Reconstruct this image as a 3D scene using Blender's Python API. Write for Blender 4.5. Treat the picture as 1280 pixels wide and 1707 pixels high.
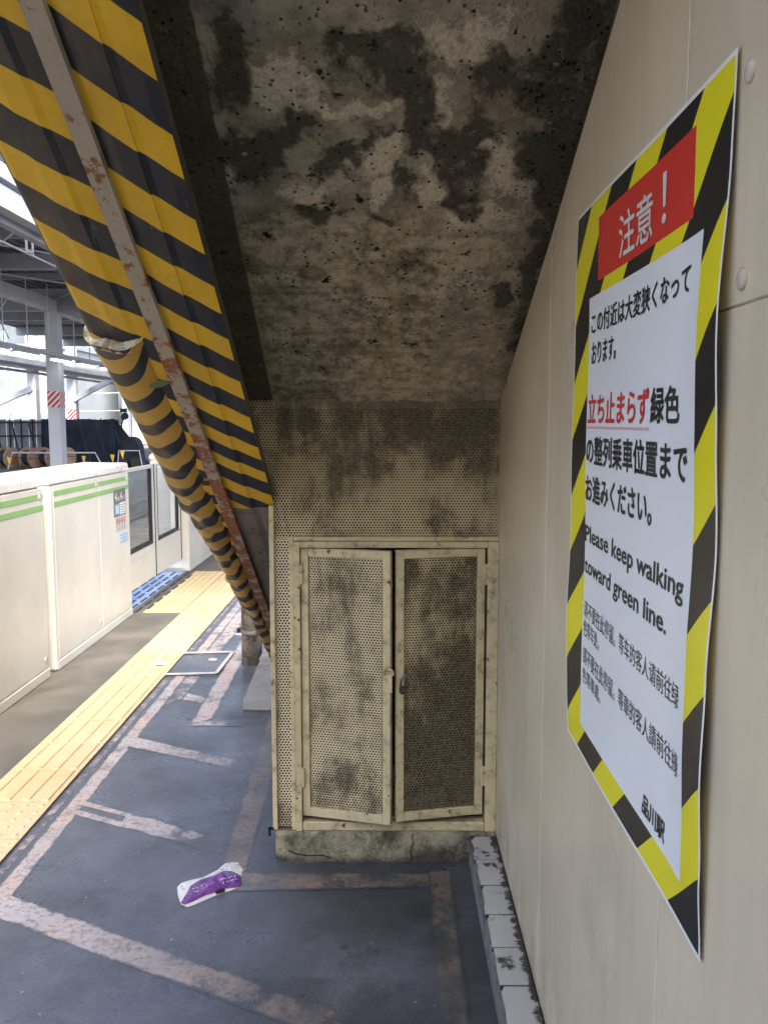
import bpy, bmesh, math, random
from mathutils import Vector, Matrix, noise as mnoise
random.seed(7)
R = math.radians
for o in list(bpy.data.objects): bpy.data.objects.remove(o)
SC = bpy.context.scene
COL = SC.collection

# ------------------------------------------------------------------ camera
cam = bpy.data.cameras.new('camera'); camo = bpy.data.objects.new('camera', cam); COL.objects.link(camo)
cam.sensor_fit = 'VERTICAL'; cam.sensor_height = 24.0; cam.lens = 24.0 * 1420 / 1707
cam.clip_start = 0.02; cam.clip_end = 2000
camo.location = (0, 0, 1.47)
camo.rotation_euler = (R(90 - 6.05), 0, R(0.281))
SC.camera = camo
# ------------------------------------------------------------------ world, sun, exposure
SUN_EL, SUN_AZ = R(50), R(160)          # azimuth clockwise from +Y
w = bpy.data.worlds.new('World'); SC.world = w; w.use_nodes = True
wn = w.node_tree
sky = wn.nodes.new('ShaderNodeTexSky'); sky.sky_type = 'NISHITA'; sky.sun_disc = False
sky.sun_elevation = SUN_EL; sky.sun_rotation = SUN_AZ; sky.air_density = 0.85; sky.dust_density = 5.0; sky.ozone_density = 0.7
bg = wn.nodes['Background']; bg.inputs[1].default_value = 0.15
wn.links.new(sky.outputs[0], bg.inputs[0])
sl = bpy.data.lights.new('sun', 'SUN'); sl.energy = 0.6; sl.angle = R(20); sl.color = (1, .93, .80)
so = bpy.data.objects.new('sun', sl); COL.objects.link(so)
sd = Vector((math.sin(SUN_AZ) * math.cos(SUN_EL), math.cos(SUN_AZ) * math.cos(SUN_EL), math.sin(SUN_EL)))
so.rotation_euler = (-sd).to_track_quat('-Z', 'Y').to_euler(); so.location = (0, -5, 20)
SC.view_settings.view_transform = 'Standard'; SC.view_settings.look = 'None'
SC.view_settings.gamma = 1.0; SC.view_settings.exposure = 2.52
SC.render.engine = 'CYCLES'
try:
    SC.cycles.max_bounces = 7; SC.cycles.diffuse_bounces = 5; SC.cycles.glossy_bounces = 3; SC.cycles.caustics_reflective = False; SC.cycles.caustics_refractive = False
except Exception: pass

# ------------------------------------------------------------------ node helpers
class G:
    def __init__(s, name, rough=0.6, spec=0.5):
        s.m = bpy.data.materials.new(name); s.m.use_nodes = True
        s.t = s.m.node_tree; s.b = s.t.nodes['Principled BSDF']
        s.b.inputs['Roughness'].default_value = rough
        s.b.inputs['Specular IOR Level'].default_value = spec
    def n(s, k): return s.t.nodes.new(k)
    def l(s, a, b): s.t.links.new(a, b)
    def put(s, sock, v):
        if hasattr(v, 'is_linked') or isinstance(v, bpy.types.NodeSocket): s.l(v, sock)
        else:
            if hasattr(sock.default_value, '__len__') and isinstance(v, (tuple, list)) and len(v) == 3 and len(sock.default_value) == 4: v = (*v, 1)
            sock.default_value = v
    def pos(s): return s.n('ShaderNodeNewGeometry').outputs['Position']
    def uv(s): return s.n('ShaderNodeUVMap').outputs[0]
    def sep(s, v):
        q = s.n('ShaderNodeSeparateXYZ'); s.l(v, q.inputs[0]); return q.outputs
    def comb(s, x=0, y=0, z=0):
        q = s.n('ShaderNodeCombineXYZ'); s.put(q.inputs[0], x); s.put(q.inputs[1], y); s.put(q.inputs[2], z); return q.outputs[0]
    def mul(s, v, k):
        q = s.n('ShaderNodeVectorMath'); q.operation = 'MULTIPLY'; s.l(v, q.inputs[0]); q.inputs[1].default_value = k; return q.outputs[0]
    def noise(s, scale, detail=6, rough=.6, vec=None, dist=0, out=0):
        q = s.n('ShaderNodeTexNoise'); q.inputs['Scale'].default_value = scale; q.inputs['Detail'].default_value = min(detail, 5)
        q.inputs['Roughness'].default_value = rough; q.inputs['Distortion'].default_value = dist
        s.l(vec if vec is not None else s.pos(), q.inputs['Vector']); return q.outputs[out]
    def voro(s, scale, vec=None, feature='F1', out=0, rnd=1):
        q = s.n('ShaderNodeTexVoronoi'); q.inputs['Scale'].default_value = scale; q.feature = feature
        q.inputs['Randomness'].default_value = rnd
        s.l(vec if vec is not None else s.pos(), q.inputs['Vector']); return q.outputs[out]
    def ramp(s, f, a, b, va=0.0, vb=1.0):
        q = s.n('ShaderNodeMapRange'); q.interpolation_type = 'SMOOTHSTEP'
        s.l(f, q.inputs[0]); q.inputs[1].default_value = a; q.inputs[2].default_value = b
        q.inputs[3].default_value = va; q.inputs[4].default_value = vb; return q.outputs[0]
    def math(s, op, a, b=0.0, c=0.0):
        q = s.n('ShaderNodeMath'); q.operation = op; s.put(q.inputs[0], a); s.put(q.inputs[1], b); s.put(q.inputs[2], c); return q.outputs[0]
    def mix(s, f, a, b):
        q = s.n('ShaderNodeMix'); q.data_type = 'RGBA'; s.put(q.inputs[0], f); s.put(q.inputs[6], a); s.put(q.inputs[7], b); return q.outputs[2]
    def attr(s, name):
        q = s.n('ShaderNodeAttribute'); q.attribute_name = name; return q.outputs['Fac']
    def col(s, v): s.put(s.b.inputs['Base Color'], v)
    def rough(s, v): s.put(s.b.inputs['Roughness'], v)
    def bump(s, h, strength=.3, dist=.01, prev=None):
        q = s.n('ShaderNodeBump'); q.inputs['Strength'].default_value = strength; q.inputs['Distance'].default_value = dist
        s.l(h, q.inputs['Height'])
        if prev is not None: s.l(prev, q.inputs['Normal'])
        s.l(q.outputs[0], s.b.inputs['Normal']); return q.outputs[0]

def plain(name, c, rough=.55, var=.12, scale=6, bump=.1, spec=.5, metal=0, fine=80):
    g = G(name, rough, spec)
    d = tuple(x * (1 - var * 2.2) for x in c); l = tuple(min(1, x * (1 + var)) for x in c)
    f = g.ramp(g.noise(scale, 8, .65), .3, .7)
    g.col(g.mix(f, d, l)); g.rough(g.ramp(g.noise(scale * 2, 4), .3, .7, max(.05, rough - .1), min(1, rough + .12)))
    g.b.inputs['Metallic'].default_value = metal
    if bump: g.bump(g.noise(fine, 5), bump, .004)
    return g.m

def grimy(name, c, dirt=(.05, .045, .03), lo=.45, hi=.72, scale=4, rough=.5, drip=True, spots=.0, bump=.15, amt=.85):
    g = G(name, rough)
    p = g.pos()
    a = g.noise(scale, 9, .68, p)
    fac = g.ramp(a, lo, hi)
    if drip:
        d = g.noise(9, 6, .6, g.mul(p, (1, 1, .12)))
        fac = g.math('MAXIMUM', fac, g.math('MULTIPLY', g.ramp(d, .55, .8), .6))
    fine = g.ramp(g.noise(60, 5, .7, p), .35, .8)
    fac = g.math('MULTIPLY', fac, g.math('ADD', .45, fine)); fac = g.math('MINIMUM', fac, amt)
    base = g.mix(g.ramp(g.noise(1.3, 5, .6, p), .3, .7), tuple(x * .82 for x in c), c)
    cc = g.mix(fac, base, dirt)
    if spots:
        v = g.noise(38, 3, .5, p); cc = g.mix(g.ramp(v, 1 - spots - .02, 1 - spots + .02), cc, (.09, .045, .02))
    g.col(cc); g.rough(g.ramp(fac, 0, 1, rough, min(.95, rough + .35)))
    g.bump(g.noise(45, 6, .65, p), bump, .004)
    return g.m

MAT = {}
# ------------------------------------------------------------------ mesh helpers
def prop(o, label=None, cat=None, group=None, kind=None):
    if label: o['label'] = label
    if cat: o['category'] = cat
    if group: o['group'] = group
    if kind: o['kind'] = kind
    return o
def setparent(o, par):
    if par is not None:
        o.parent = par; o.matrix_parent_inverse = Matrix.Translation(-PLOC(par))
def PLOC(o):
    v = o.location.copy()
    return v
def thing(name, label, cat, loc=(0, 0, 0), group=None):
    o = bpy.data.objects.new(name, None); COL.objects.link(o); o.location = loc; o.empty_display_size = .1
    return prop(o, label, cat, group)
def link(name, verts, faces, mat, par=None, smooth=False, uvs=None, attrs=None):
    me = bpy.data.meshes.new(name); me.from_pydata([tuple(v) for v in verts], [], faces); me.update()
    if uvs is not None:
        l = me.uv_layers.new(name='UVMap')
        l.data.foreach_set('uv', [c for p in me.loops for c in uvs[p.vertex_index]])
    if attrs:
        for k, vals in attrs.items():
            a = me.attributes.new(k, 'FLOAT', 'POINT'); a.data.foreach_set('value', vals)
    if smooth: me.polygons.foreach_set('use_smooth', [True] * len(me.polygons))
    me.materials.append(mat if not isinstance(mat, str) else MAT[mat])
    o = bpy.data.objects.new(name, me); COL.objects.link(o)
    if par is not None: child(o, par)
    return o
def child(o, par):
    # meshes are written in world coordinates; only top-level empties carry a location
    o.parent = par
    top = par
    if par.type == 'EMPTY': o.matrix_parent_inverse = Matrix.Translation(-par.location)
class MB:
    def __init__(s): s.v = []; s.f = []
    def add(s, vs, fs):
        k = len(s.v); s.v += [tuple(v) for v in vs]; s.f += [tuple(i + k for i in f) for f in fs]; return s
    def box(s, x0, x1, y0, y1, z0, z1):
        return s.add([(x0, y0, z0), (x1, y0, z0), (x1, y1, z0), (x0, y1, z0), (x0, y0, z1), (x1, y0, z1), (x1, y1, z1), (x0, y1, z1)],
                     [(0, 3, 2, 1), (4, 5, 6, 7), (0, 1, 5, 4), (1, 2, 6, 5), (2, 3, 7, 6), (3, 0, 4, 7)])
    def bar(s, a, b, w, h=None, up=(0, 0, 1)):
        a = Vector(a); b = Vector(b); h = h or w; d = (b - a).normalized(); u = Vector(up)
        if abs(d.dot(u)) > .98: u = Vector((0, 1, 0))
        r = d.cross(u).normalized(); u = r.cross(d).normalized(); vs = []
        for p in (a, b):
            for sx, sy in ((-1, -1), (1, -1), (1, 1), (-1, 1)): vs.append(p + r * sx * w / 2 + u * sy * h / 2)
        return s.add(vs, [(0, 1, 2, 3), (7, 6, 5, 4), (0, 4, 5, 1), (1, 5, 6, 2), (2, 6, 7, 3), (3, 7, 4, 0)])
    def tube(s, pts, r, n=10, caps=True):
        pts = [Vector(p) for p in pts]; rs = r if isinstance(r, (list, tuple)) else [r] * len(pts); k0 = len(s.v); vs = []
        for i, p in enumerate(pts):
            d = (pts[min(i + 1, len(pts) - 1)] - pts[max(i - 1, 0)]).normalized()
            u = Vector((0, 0, 1)) if abs(d.z) < .95 else Vector((0, 1, 0))
            a = d.cross(u).normalized(); b = a.cross(d)
            for j in range(n):
                t = 2 * math.pi * j / n; vs.append(p + (a * math.cos(t) + b * math.sin(t)) * rs[i])
        fs = []
        for i in range(len(pts) - 1):
            for j in range(n):
                q = (j + 1) % n; fs.append((i * n + j, i * n + q, (i + 1) * n + q, (i + 1) * n + j))
        if caps: fs.append(tuple(range(n - 1, -1, -1))); fs.append(tuple((len(pts) - 1) * n + j for j in range(n)))
        return s.add(vs, fs)
    def prism(s, poly, ext):
        # poly: list of 3d points, ext: vector
        n = len(poly); e = Vector(ext); p = [Vector(q) for q in poly]
        return s.add(p + [q + e for q in p], [tuple(range(n - 1, -1, -1)), tuple(range(n, 2 * n))] + [(i, (i + 1) % n, n + (i + 1) % n, n + i) for i in range(n)])
    def go(s, name, mat, par=None, smooth=False, bevel=0, seg=2, **k):
        o = link(name, s.v, s.f, mat, par, smooth, **k)
        bm = bmesh.new(); bm.from_mesh(o.data)
        bmesh.ops.recalc_face_normals(bm, faces=bm.faces)
        if bevel: bmesh.ops.bevel(bm, geom=list(bm.edges), offset=bevel, segments=seg, affect='EDGES', clamp_overlap=True)
        bm.to_mesh(o.data); bm.free(); return o
def grid(name, fn, nu, nv, mat, par=None, uv=None, attrs=None, smooth=True, flip=False):
    vs = []; uvs = []; at = {k: [] for k in (attrs or {})}
    for j in range(nv + 1):
        for i in range(nu + 1):
            u, v = i / nu, j / nv; p = fn(u, v); vs.append(p)
            uvs.append(uv(u, v, p) if uv else (u, v))
            for k in at: at[k].append(attrs[k](u, v, p))
    fs = []
    for j in range(nv):
        for i in range(nu):
            a = j * (nu + 1) + i; q = (a, a + 1, a + nu + 2, a + nu + 1); fs.append(q[::-1] if flip else q)
    return link(name, vs, fs, mat, par, smooth, uvs, at)
def text_geo(body, bold=0.0, res=3, space=1.0):
    c = bpy.data.curves.new('lettering', 'FONT'); c.body = body; c.size = 1; c.resolution_u = res; c.offset = bold; c.space_character = space
    o = bpy.data.objects.new('lettering', c); COL.objects.link(o)
    dg = bpy.context.evaluated_depsgraph_get(); me = bpy.data.meshes.new_from_object(o.evaluated_get(dg))
    vs = [v.co.copy() for v in me.vertices]; fs = [tuple(p.vertices) for p in me.polygons]
    bpy.data.objects.remove(o); bpy.data.curves.remove(c); bpy.data.meshes.remove(me)
    return vs, fs
def text_fit(body, bold, box, fn, name, mat, par, cuts=None):
    """box=(a0,a1,b0,b1) in sheet coordinates (b downwards); fn(a,b)->world"""
    vs, fs = text_geo(body, bold)
    if not vs: return None
    x0 = min(v.x for v in vs); x1 = max(v.x for v in vs); y0 = min(v.y for v in vs); y1 = max(v.y for v in vs)
    a0, a1, b0, b1 = box
    P = [(a0 + (v.x - x0) / (x1 - x0) * (a1 - a0), b1 - (v.y - y0) / (y1 - y0) * (b1 - b0)) for v in vs]
    bm = bmesh.new(); bv = [bm.verts.new((p[0], p[1], 0)) for p in P]
    for f in fs:
        try: bm.faces.new([bv[i] for i in f])
        except Exception: pass
    if cuts:
        k = math.ceil(a0 / cuts) * cuts
        while k < a1:
            bmesh.ops.bisect_plane(bm, geom=bm.verts[:] + bm.edges[:] + bm.faces[:], plane_co=(k, 0, 0), plane_no=(1, 0, 0)); k += cuts
        k = math.ceil(b0 / cuts) * cuts
        while k < b1:
            bmesh.ops.bisect_plane(bm, geom=bm.verts[:] + bm.edges[:] + bm.faces[:], plane_co=(0, k, 0), plane_no=(0, 1, 0)); k += cuts
    for v in bm.verts: v.co = Vector(fn(v.co.x, v.co.y))
    me = bpy.data.meshes.new(name); bm.to_mesh(me); bm.free(); me.materials.append(MAT[mat])
    o = bpy.data.objects.new(name, me); COL.objects.link(o); child(o, par); return o

# ------------------------------------------------------------------ materials
def floor_colour(g, p):
    a = g.ramp(g.noise(2.2, 8, .62, p), .3, .72)
    c = g.mix(a, (.060, .066, .080), (.125, .136, .162))
    b = g.ramp(g.noise(20, 8, .8, p), .46, .70); c = g.mix(g.math('MULTIPLY', b, .55), c, (.135, .14, .15)); b2 = g.ramp(g.noise(70, 5, .75, p), .5, .72); c = g.mix(g.math('MULTIPLY', b2, .45), c, (.02, .022, .026))
    sc = g.noise(5, 7, .75, g.mul(p, (1, .35, 1)), 1.2); c = g.mix(g.math('MULTIPLY', g.ramp(sc, .62, .72), .35), c, (.17, .17, .17))
    dk = g.ramp(g.noise(3.3, 6, .7, g.mul(p, (.6, 1, 1)), .6), .56, .7); c = g.mix(g.math('MULTIPLY', dk, .55), c, (.034, .035, .038))
    v = g.voro(26, p); wq = g.noise(7, 2, .5, p)
    sp = g.math('MULTIPLY', g.ramp(v, .05, .085, 1, 0), g.ramp(wq, .48, .58)); c = g.mix(sp, c, (.42, .42, .42))
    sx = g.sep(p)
    stair_shade = g.math('MULTIPLY', g.ramp(sx[0], -.62, .05), g.ramp(g.noise(2.6, 5, .65, p), .28, .58)); c = g.mix(g.math('MULTIPLY', stair_shade, .62), c, (.022, .023, .024))  # floor darkened towards the right: shade under the stairs mixed into the colour
    gum = g.math('MULTIPLY', g.ramp(g.voro(5.5, p), .07, .10, 1, 0), g.ramp(g.noise(3.3, 2, .5, p), .50, .54)); c = g.mix(g.math('MULTIPLY', gum, .7), c, (.03, .03, .032))
    return c
def floor_finish(g, p):
    g.rough(g.ramp(g.noise(4, 7, .65, p), .3, .7, .24, .46))
    n1 = g.bump(g.noise(9, 5, .6, p), .10, .01); g.bump(g.noise(120, 4, .65, p), .5, .003, n1)
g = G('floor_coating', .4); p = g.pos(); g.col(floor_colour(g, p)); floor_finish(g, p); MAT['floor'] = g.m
g = G('worn_floor_line', .5); p = g.pos(); fc = floor_colour(g, p)
tint = g.attr('tint'); fade = g.attr('fade'); ex = g.sep(g.uv())[0]
edge = g.ramp(g.math('ABSOLUTE', g.math('SUBTRACT', ex, .5)), .33, .5, 0, .20)
f = g.math('SUBTRACT', g.math('SUBTRACT', g.noise(9, 5, .75, p), edge), g.math('MULTIPLY', fade, .42))
f = g.ramp(f, .22, .44); f2 = g.ramp(g.noise(48, 5, .72, p), .36, .52, .35, 1)
pale = g.mix(g.ramp(g.noise(3, 4, .6, p), .35, .65), (.50, .39, .34), (.44, .41, .405))
warm = g.mix(g.ramp(g.noise(4, 4, .6, p), .35, .65), (.19, .13, .09), (.105, .088, .078))
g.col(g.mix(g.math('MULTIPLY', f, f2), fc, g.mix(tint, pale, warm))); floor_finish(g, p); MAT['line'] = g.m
MAT['edge_floor'] = plain('edge_concrete', (.15, .145, .13), .6, .16, 3, .25, fine=140)
g = G('tactile_yellow', .5); p = g.pos()
c = g.mix(g.ramp(g.noise(1.6, 6, .6, p), .3, .7), (.62, .47, .25), (.68, .55, .35))
c = g.mix(g.math('MULTIPLY', g.ramp(g.noise(22, 7, .7, p), .5, .75), .45), c, (.42, .30, .14)); g.col(c)
g.bump(g.noise(160, 4, .6, p), .15, .002); MAT['tactile'] = g.m
MAT['grip_blue'] = plain('grip_blue', (.33, .45, .70), .5, .15, 4, .1)
MAT['grip_dark'] = plain('grip_dark', (.03, .04, .06), .6, .2, 6, .1)
MAT['hatch_steel'] = plain('hatch_steel', (.55, .54, .52), .38, .12, 12, .1, metal=.0)
# wall cladding
g = G('wall_cladding', .33); p = g.pos()
c = g.mix(g.ramp(g.noise(1.1, 5, .55, p), .3, .7), (.57, .48, .335), (.66, .56, .405))
st = g.ramp(g.noise(22, 4, .55, g.mul(p, (1, 1, .05))), .42, .72); c = g.mix(g.math('MULTIPLY', st, .16), c, (.33, .28, .205))
z = g.sep(p)[2]; y = g.sep(p)[1]
cl = g.ramp(g.noise(3.1, 5, .62, p), .40, .75); c = g.mix(g.math('MULTIPLY', cl, .22), c, (.36, .31, .22))
low = g.math('MULTIPLY', g.ramp(z, .10, .42, 1, 0), g.ramp(g.noise(9, 5, .7, g.mul(p, (1, 1, .35))), .30, .70))
c = g.mix(g.math('MULTIPLY', low, .7), c, (.16, .14, .10))
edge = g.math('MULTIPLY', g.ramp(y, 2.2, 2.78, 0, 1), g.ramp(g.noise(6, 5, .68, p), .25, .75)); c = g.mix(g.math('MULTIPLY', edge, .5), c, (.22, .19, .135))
g.col(c)
g.rough(g.ramp(g.noise(2.2, 4, .6, p), .3, .7, .26, .44)); g.bump(g.noise(5, 3, .5, p), .06, .01); MAT['clad'] = g.m
MAT['joint'] = plain('joint_sealant', (.26, .235, .19), .8, .2)
MAT['seal'] = plain('joint_seal_pale', (.55, .51, .43), .7, .3, 30, .2)
MAT['dark_concrete'] = grimy('dark_concrete', (.13, .12, .098), (.06, .055, .046), .4, .7, 5, .85, bump=.5)
MAT['plug'] = plain('bolt_cap', (.52, .46, .35), .5, .1, 30, .05)
# stained ceiling
g = G('stained_slab', .88, .25); p = g.pos()
dk = g.attr('dark'); lt = g.attr('light'); gr = g.attr('grain')
fineN = g.noise(30, 5, .75, p); n2 = g.noise(9, 5, .68, p); n3 = g.noise(95, 4, .7, p); big = g.noise(3.2, 4, .6, p)
board = g.noise(26, 4, .6, g.mul(p, (.10, 1, 1)))
mid = g.mix(g.ramp(n2, .30, .70), (.22, .20, .15), (.55, .505, .40))
mid = g.mix(g.ramp(big, .42, .66, 0, .5), mid, (.34, .285, .19))
# pale paint still holding, flaking at its edges
lf = g.ramp(g.math('ADD', lt, g.math('MULTIPLY', g.math('SUBTRACT', fineN, .5), 1.0)), .38, .62)
mid = g.mix(lf, mid, g.mix(g.ramp(n3, .3, .7), (.56, .50, .385), (.80, .73, .58)))
# rough grey zone nearest the cupboard
grc = g.mix(g.ramp(g.math('ADD', g.math('MULTIPLY', fineN, .55), g.math('MULTIPLY', n2, .45)), .36, .64), (.165, .14, .09), (.64, .565, .42))
grc = g.mix(g.ramp(board, .50, .72, 0, .55), grc, (.12, .098, .062))
gf = g.ramp(g.math('ADD', gr, g.math('MULTIPLY', g.math('SUBTRACT', n2, .5), .8)), .35, .7); base = g.mix(gf, mid, grc)
# dark stains, plus the flat dark strip by the stringer and darker slab edges
df = g.ramp(g.math('ADD', dk, g.math('ADD', g.math('MULTIPLY', g.math('SUBTRACT', fineN, .5), .95), g.math('MULTIPLY', g.math('SUBTRACT', n2, .5), .4))), .35, .66, 0, .90)
base = g.mix(df, base, g.mix(g.ramp(n3, .3, .7), (.042, .039, .031), (.090, .082, .062)))
# pits and popped aggregate
pv = g.voro(46, p); where = g.ramp(g.noise(7, 3, .5, p), .38, .56)
pit = g.math('MULTIPLY', g.ramp(pv, .08, .20, 1, 0), where); base = g.mix(pit, base, (.014, .012, .009))
pv2 = g.voro(120, p); pit1 = g.math('MULTIPLY', g.ramp(pv2, .10, .22, 1, 0), g.ramp(g.noise(11, 3, .5, p), .46, .60)); base = g.mix(g.math('MULTIPLY', pit1, .8), base, (.03, .027, .02))
pit2 = g.ramp(g.noise(21, 4, .6, p), .64, .70); base = g.mix(pit2, base, (.020, .018, .013))
fl = g.ramp(g.noise(15, 5, .7, p), .66, .70); base = g.mix(g.math('MULTIPLY', fl, .6), base, (.56, .51, .40))
g.col(base)
hgt = g.math('ADD', g.math('ADD', g.math('MULTIPLY', fineN, .8), g.math('MULTIPLY', lf, .25)), g.math('SUBTRACT', g.math('MULTIPLY', n3, .35), g.math('ADD', pit, g.math('MULTIPLY', pit2, .7))))
g.bump(hgt, 1.0, .014); MAT['slab'] = g.m
# hazard stripes; uv.y = stripe phase, uv.x = metres across
def stripes(name, frac=.51, yel=(.86, .53, .015), blk=(.013, .016, .025), wear=.5):
    g = G(name, .38); u = g.uv(); sx = g.sep(u); p = g.pos()
    ph = g.math('ADD', sx[1], g.math('MULTIPLY', g.math('SUBTRACT', g.noise(11, 4, .6, p), .5), .045))
    fr = g.math('FRACT', ph); m = g.ramp(fr, frac - .008, frac + .008)
    m2 = g.ramp(fr, .985, .999, 1, 0); m = g.math('MULTIPLY', m, m2)
    yc = g.mix(g.ramp(g.noise(5, 7, .65, p), .3, .7), tuple(v * .8 for v in yel), yel)
    yc = g.mix(g.math('MULTIPLY', g.ramp(g.noise(19, 8, .75, p), .56, .78), .5), yc, tuple(v * .35 + .02 for v in yel))
    bn = g.ramp(g.noise(8, 8, .72, g.mul(p, (1.6, .7, .7))), .48, .66)
    bc = g.mix(g.math('MULTIPLY', bn, wear), blk, (.065, .050, .040))
    sc = g.ramp(g.noise(30, 6, .7, g.mul(p, (2, .5, .5))), .64, .7); bc = g.mix(g.math('MULTIPLY', sc, .5), bc, (.16, .14, .12))
    c = g.mix(m, bc, yc); g.col(c); g.rough(g.ramp(g.noise(12, 5, .6, p), .3, .7, .28, .5))
    g.bump(g.noise(22, 5, .6, p), .10, .004); return g.m
MAT['stripe'] = stripes('hazard_stripe_paint')
MAT['stripe_pad'] = stripes('hazard_stripe_tape', .45, (.58, .345, .055), (.018, .019, .024), .45)
g = G('rusty_bar', .6); p = g.pos(); rn = g.noise(17, 7, .7, p); yy = g.sep(p)[1]
rf = g.ramp(g.math('ADD', rn, g.ramp(yy, 1.3, 3.0, -.03, .12)), .545, .60)
c = g.mix(rf, g.mix(g.noise(9, 6, .7, p), (.33, .29, .235), (.50, .445, .365)), g.mix(g.noise(60, 4, .7, p), (.13, .045, .02), (.42, .17, .07)))
g.col(c); g.bump(g.math('ADD', rn, g.noise(90, 3, .6, p)), .5, .005); MAT['rust'] = g.m
MAT['steel_grey'] = grimy('stringer_grey_paint', (.23, .21, .175), (.10, .085, .07), .45, .75, 6, .55, drip=False, spots=.3)
MAT['cream'] = grimy('cabinet_cream', (.62, .535, .325), (.07, .055, .030), .43, .78, 22, .5, spots=.30, amt=.92)
def perfmat(name, c, shift, dirtc):
    g = G(name, .55); p = g.pos(); s = g.sep(p)
    a = g.noise(4.5, 9, .7, p, .4); b = g.noise(11, 7, .72, g.mul(p, (1.4, 1, .42)))
    f = g.ramp(g.math('ADD', g.math('ADD', a, g.math('MULTIPLY', b, .75)), shift(g, s)), .78, 1.10)
    f = g.math('MULTIPLY', f, g.ramp(g.noise(120, 4, .7, p), .3, .65, .65, 1.0))
    g.col(g.mix(f, g.mix(g.noise(2, 4, .6, p), tuple(v * .8 for v in c), c), dirtc)); g.bump(g.noise(70, 4, .6, p), .2, .002); return g.m
MAT['perf_up'] = perfmat('perforated_upper', (.63, .535, .315), lambda g, s: g.math('ADD', g.ramp(s[2], 1.1, 1.5, -.06, .13), g.ramp(s[0], .0, .25, 0, .08)), (.075, .055, .03))
MAT['perf_l'] = perfmat('perforated_left', (.68, .585, .375), lambda g, s: g.ramp(s[2], .2, .5, .03, -.01), (.10, .078, .045))
MAT['perf_r'] = perfmat('perforated_right', (.60, .51, .305), lambda g, s: g.math('ADD', g.ramp(s[2], .25, .85, .26, .10), g.ramp(s[0], .05, .3, 0, .06)), (.06, .046, .026))
MAT['perf_strip'] = perfmat('perforated_strip', (.66, .59, .41), lambda g, s: g.ramp(s[2], .1, .3, .05, -.12), (.12, .10, .07))
g = G('mossy_concrete', .85); p = g.pos(); n = g.noise(9, 10, .74, p)
c = g.mix(g.ramp(n, .38, .62), (.05, .045, .03), (.30, .275, .19)); c = g.mix(g.math('MULTIPLY', g.ramp(g.noise(4, 6, .6, p), .45, .65), .5), c, (.062, .068, .038))
c = g.mix(g.ramp(g.noise(20, 6, .7, p), .62, .70), c, (.42, .39, .31)); c = g.mix(g.ramp(g.sep(p)[2], 0, .03, .7, 0), c, (.03, .028, .022))
g.col(c); g.bump(n, 1.0, .02); MAT['plinth'] = g.m
MAT['dark_inside'] = plain('cabinet_inside', (.012, .011, .010), .9, .2)
g = G('kerb_tile', .3); p = g.pos(); n = g.noise(20, 8, .72, p); xx = g.sep(p)[0]
f = g.ramp(g.math('ADD', n, g.ramp(xx, .318, .362, -.10, .20)), .52, .66); f = g.math('MAXIMUM', f, g.ramp(g.noise(11, 8, .75, p), .56, .66))
g.col(g.mix(f, g.mix(g.noise(5, 4, .6, p), (.33, .325, .305), (.52, .51, .485)), (.04, .037, .03))); g.rough(g.ramp(f, 0, 1, .25, .8)); g.bump(n, .15, .003); MAT['ktile'] = g.m
MAT['kerb_core'] = grimy('kerb_mortar', (.20, .195, .18), (.06, .06, .052), .35, .65, 9, .8)
MAT['step_concrete'] = grimy('step_concrete', (.27, .275, .285), (.13, .125, .12), .42, .75, 7, .7, drip=False, bump=.4)
MAT['pipe'] = grimy('peeling_pipe', (.46, .43, .37), (.10, .085, .07), .42, .56, 13, .6, drip=False, bump=.4)
g = G('foam_cream', .8); p = g.pos(); g.col(g.mix(g.ramp(g.noise(30, 6, .7, p), .4, .7), (.62, .58, .46), (.34, .27, .14))); g.bump(g.noise(40, 5, .7, p), .6, .006); MAT['foam'] = g.m
MAT['hollow'] = plain('foam_hollow', (.05, .05, .04), .8, .3)
# poster print
g = G('poster_print', .34); u = g.uv(); s = g.sep(u); U, V = s[0], s[1]
def band(x, a, b): return g.math('MULTIPLY', g.math('GREATER_THAN', x, a), g.math('LESS_THAN', x, b))
c_ = g.math('ADD', V, g.math('MULTIPLY', U, .6)); k_ = g.math('DIVIDE', g.math('SUBTRACT', c_, .1), .1075 * 2)
yel = g.math('LESS_THAN', g.math('FRACT', g.math('ADD', k_, 4)), .5)
cc = g.mix(yel, (.013, .013, .013), (.76, .67, .014))
inner = g.math('MULTIPLY', band(U, .152, .9), band(V, .165, .945)); cc = g.mix(inner, cc, (.76, .77, .77))
red = g.math('MULTIPLY', band(U, .232, .842), band(V, .038, .143)); cc = g.mix(red, cc, (.62, .035, .025))
body = g.math('MULTIPLY', band(U, .007, .993), band(V, .0055, .9945)); cc = g.mix(body, (.78, .78, .76), cc)
g.col(cc); g.rough(g.ramp(g.noise(4, 3), .3, .7, .28, .4)); MAT['poster'] = g.m
MAT['ink'] = plain('ink_black', (.016, .016, .016), .4, .0, bump=0)
MAT['ink_red'] = plain('ink_red', (.60, .035, .03), .4, .0, bump=0)
MAT['ink_white'] = plain('ink_white', (.66, .64, .60), .4, .0, bump=0)
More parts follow.
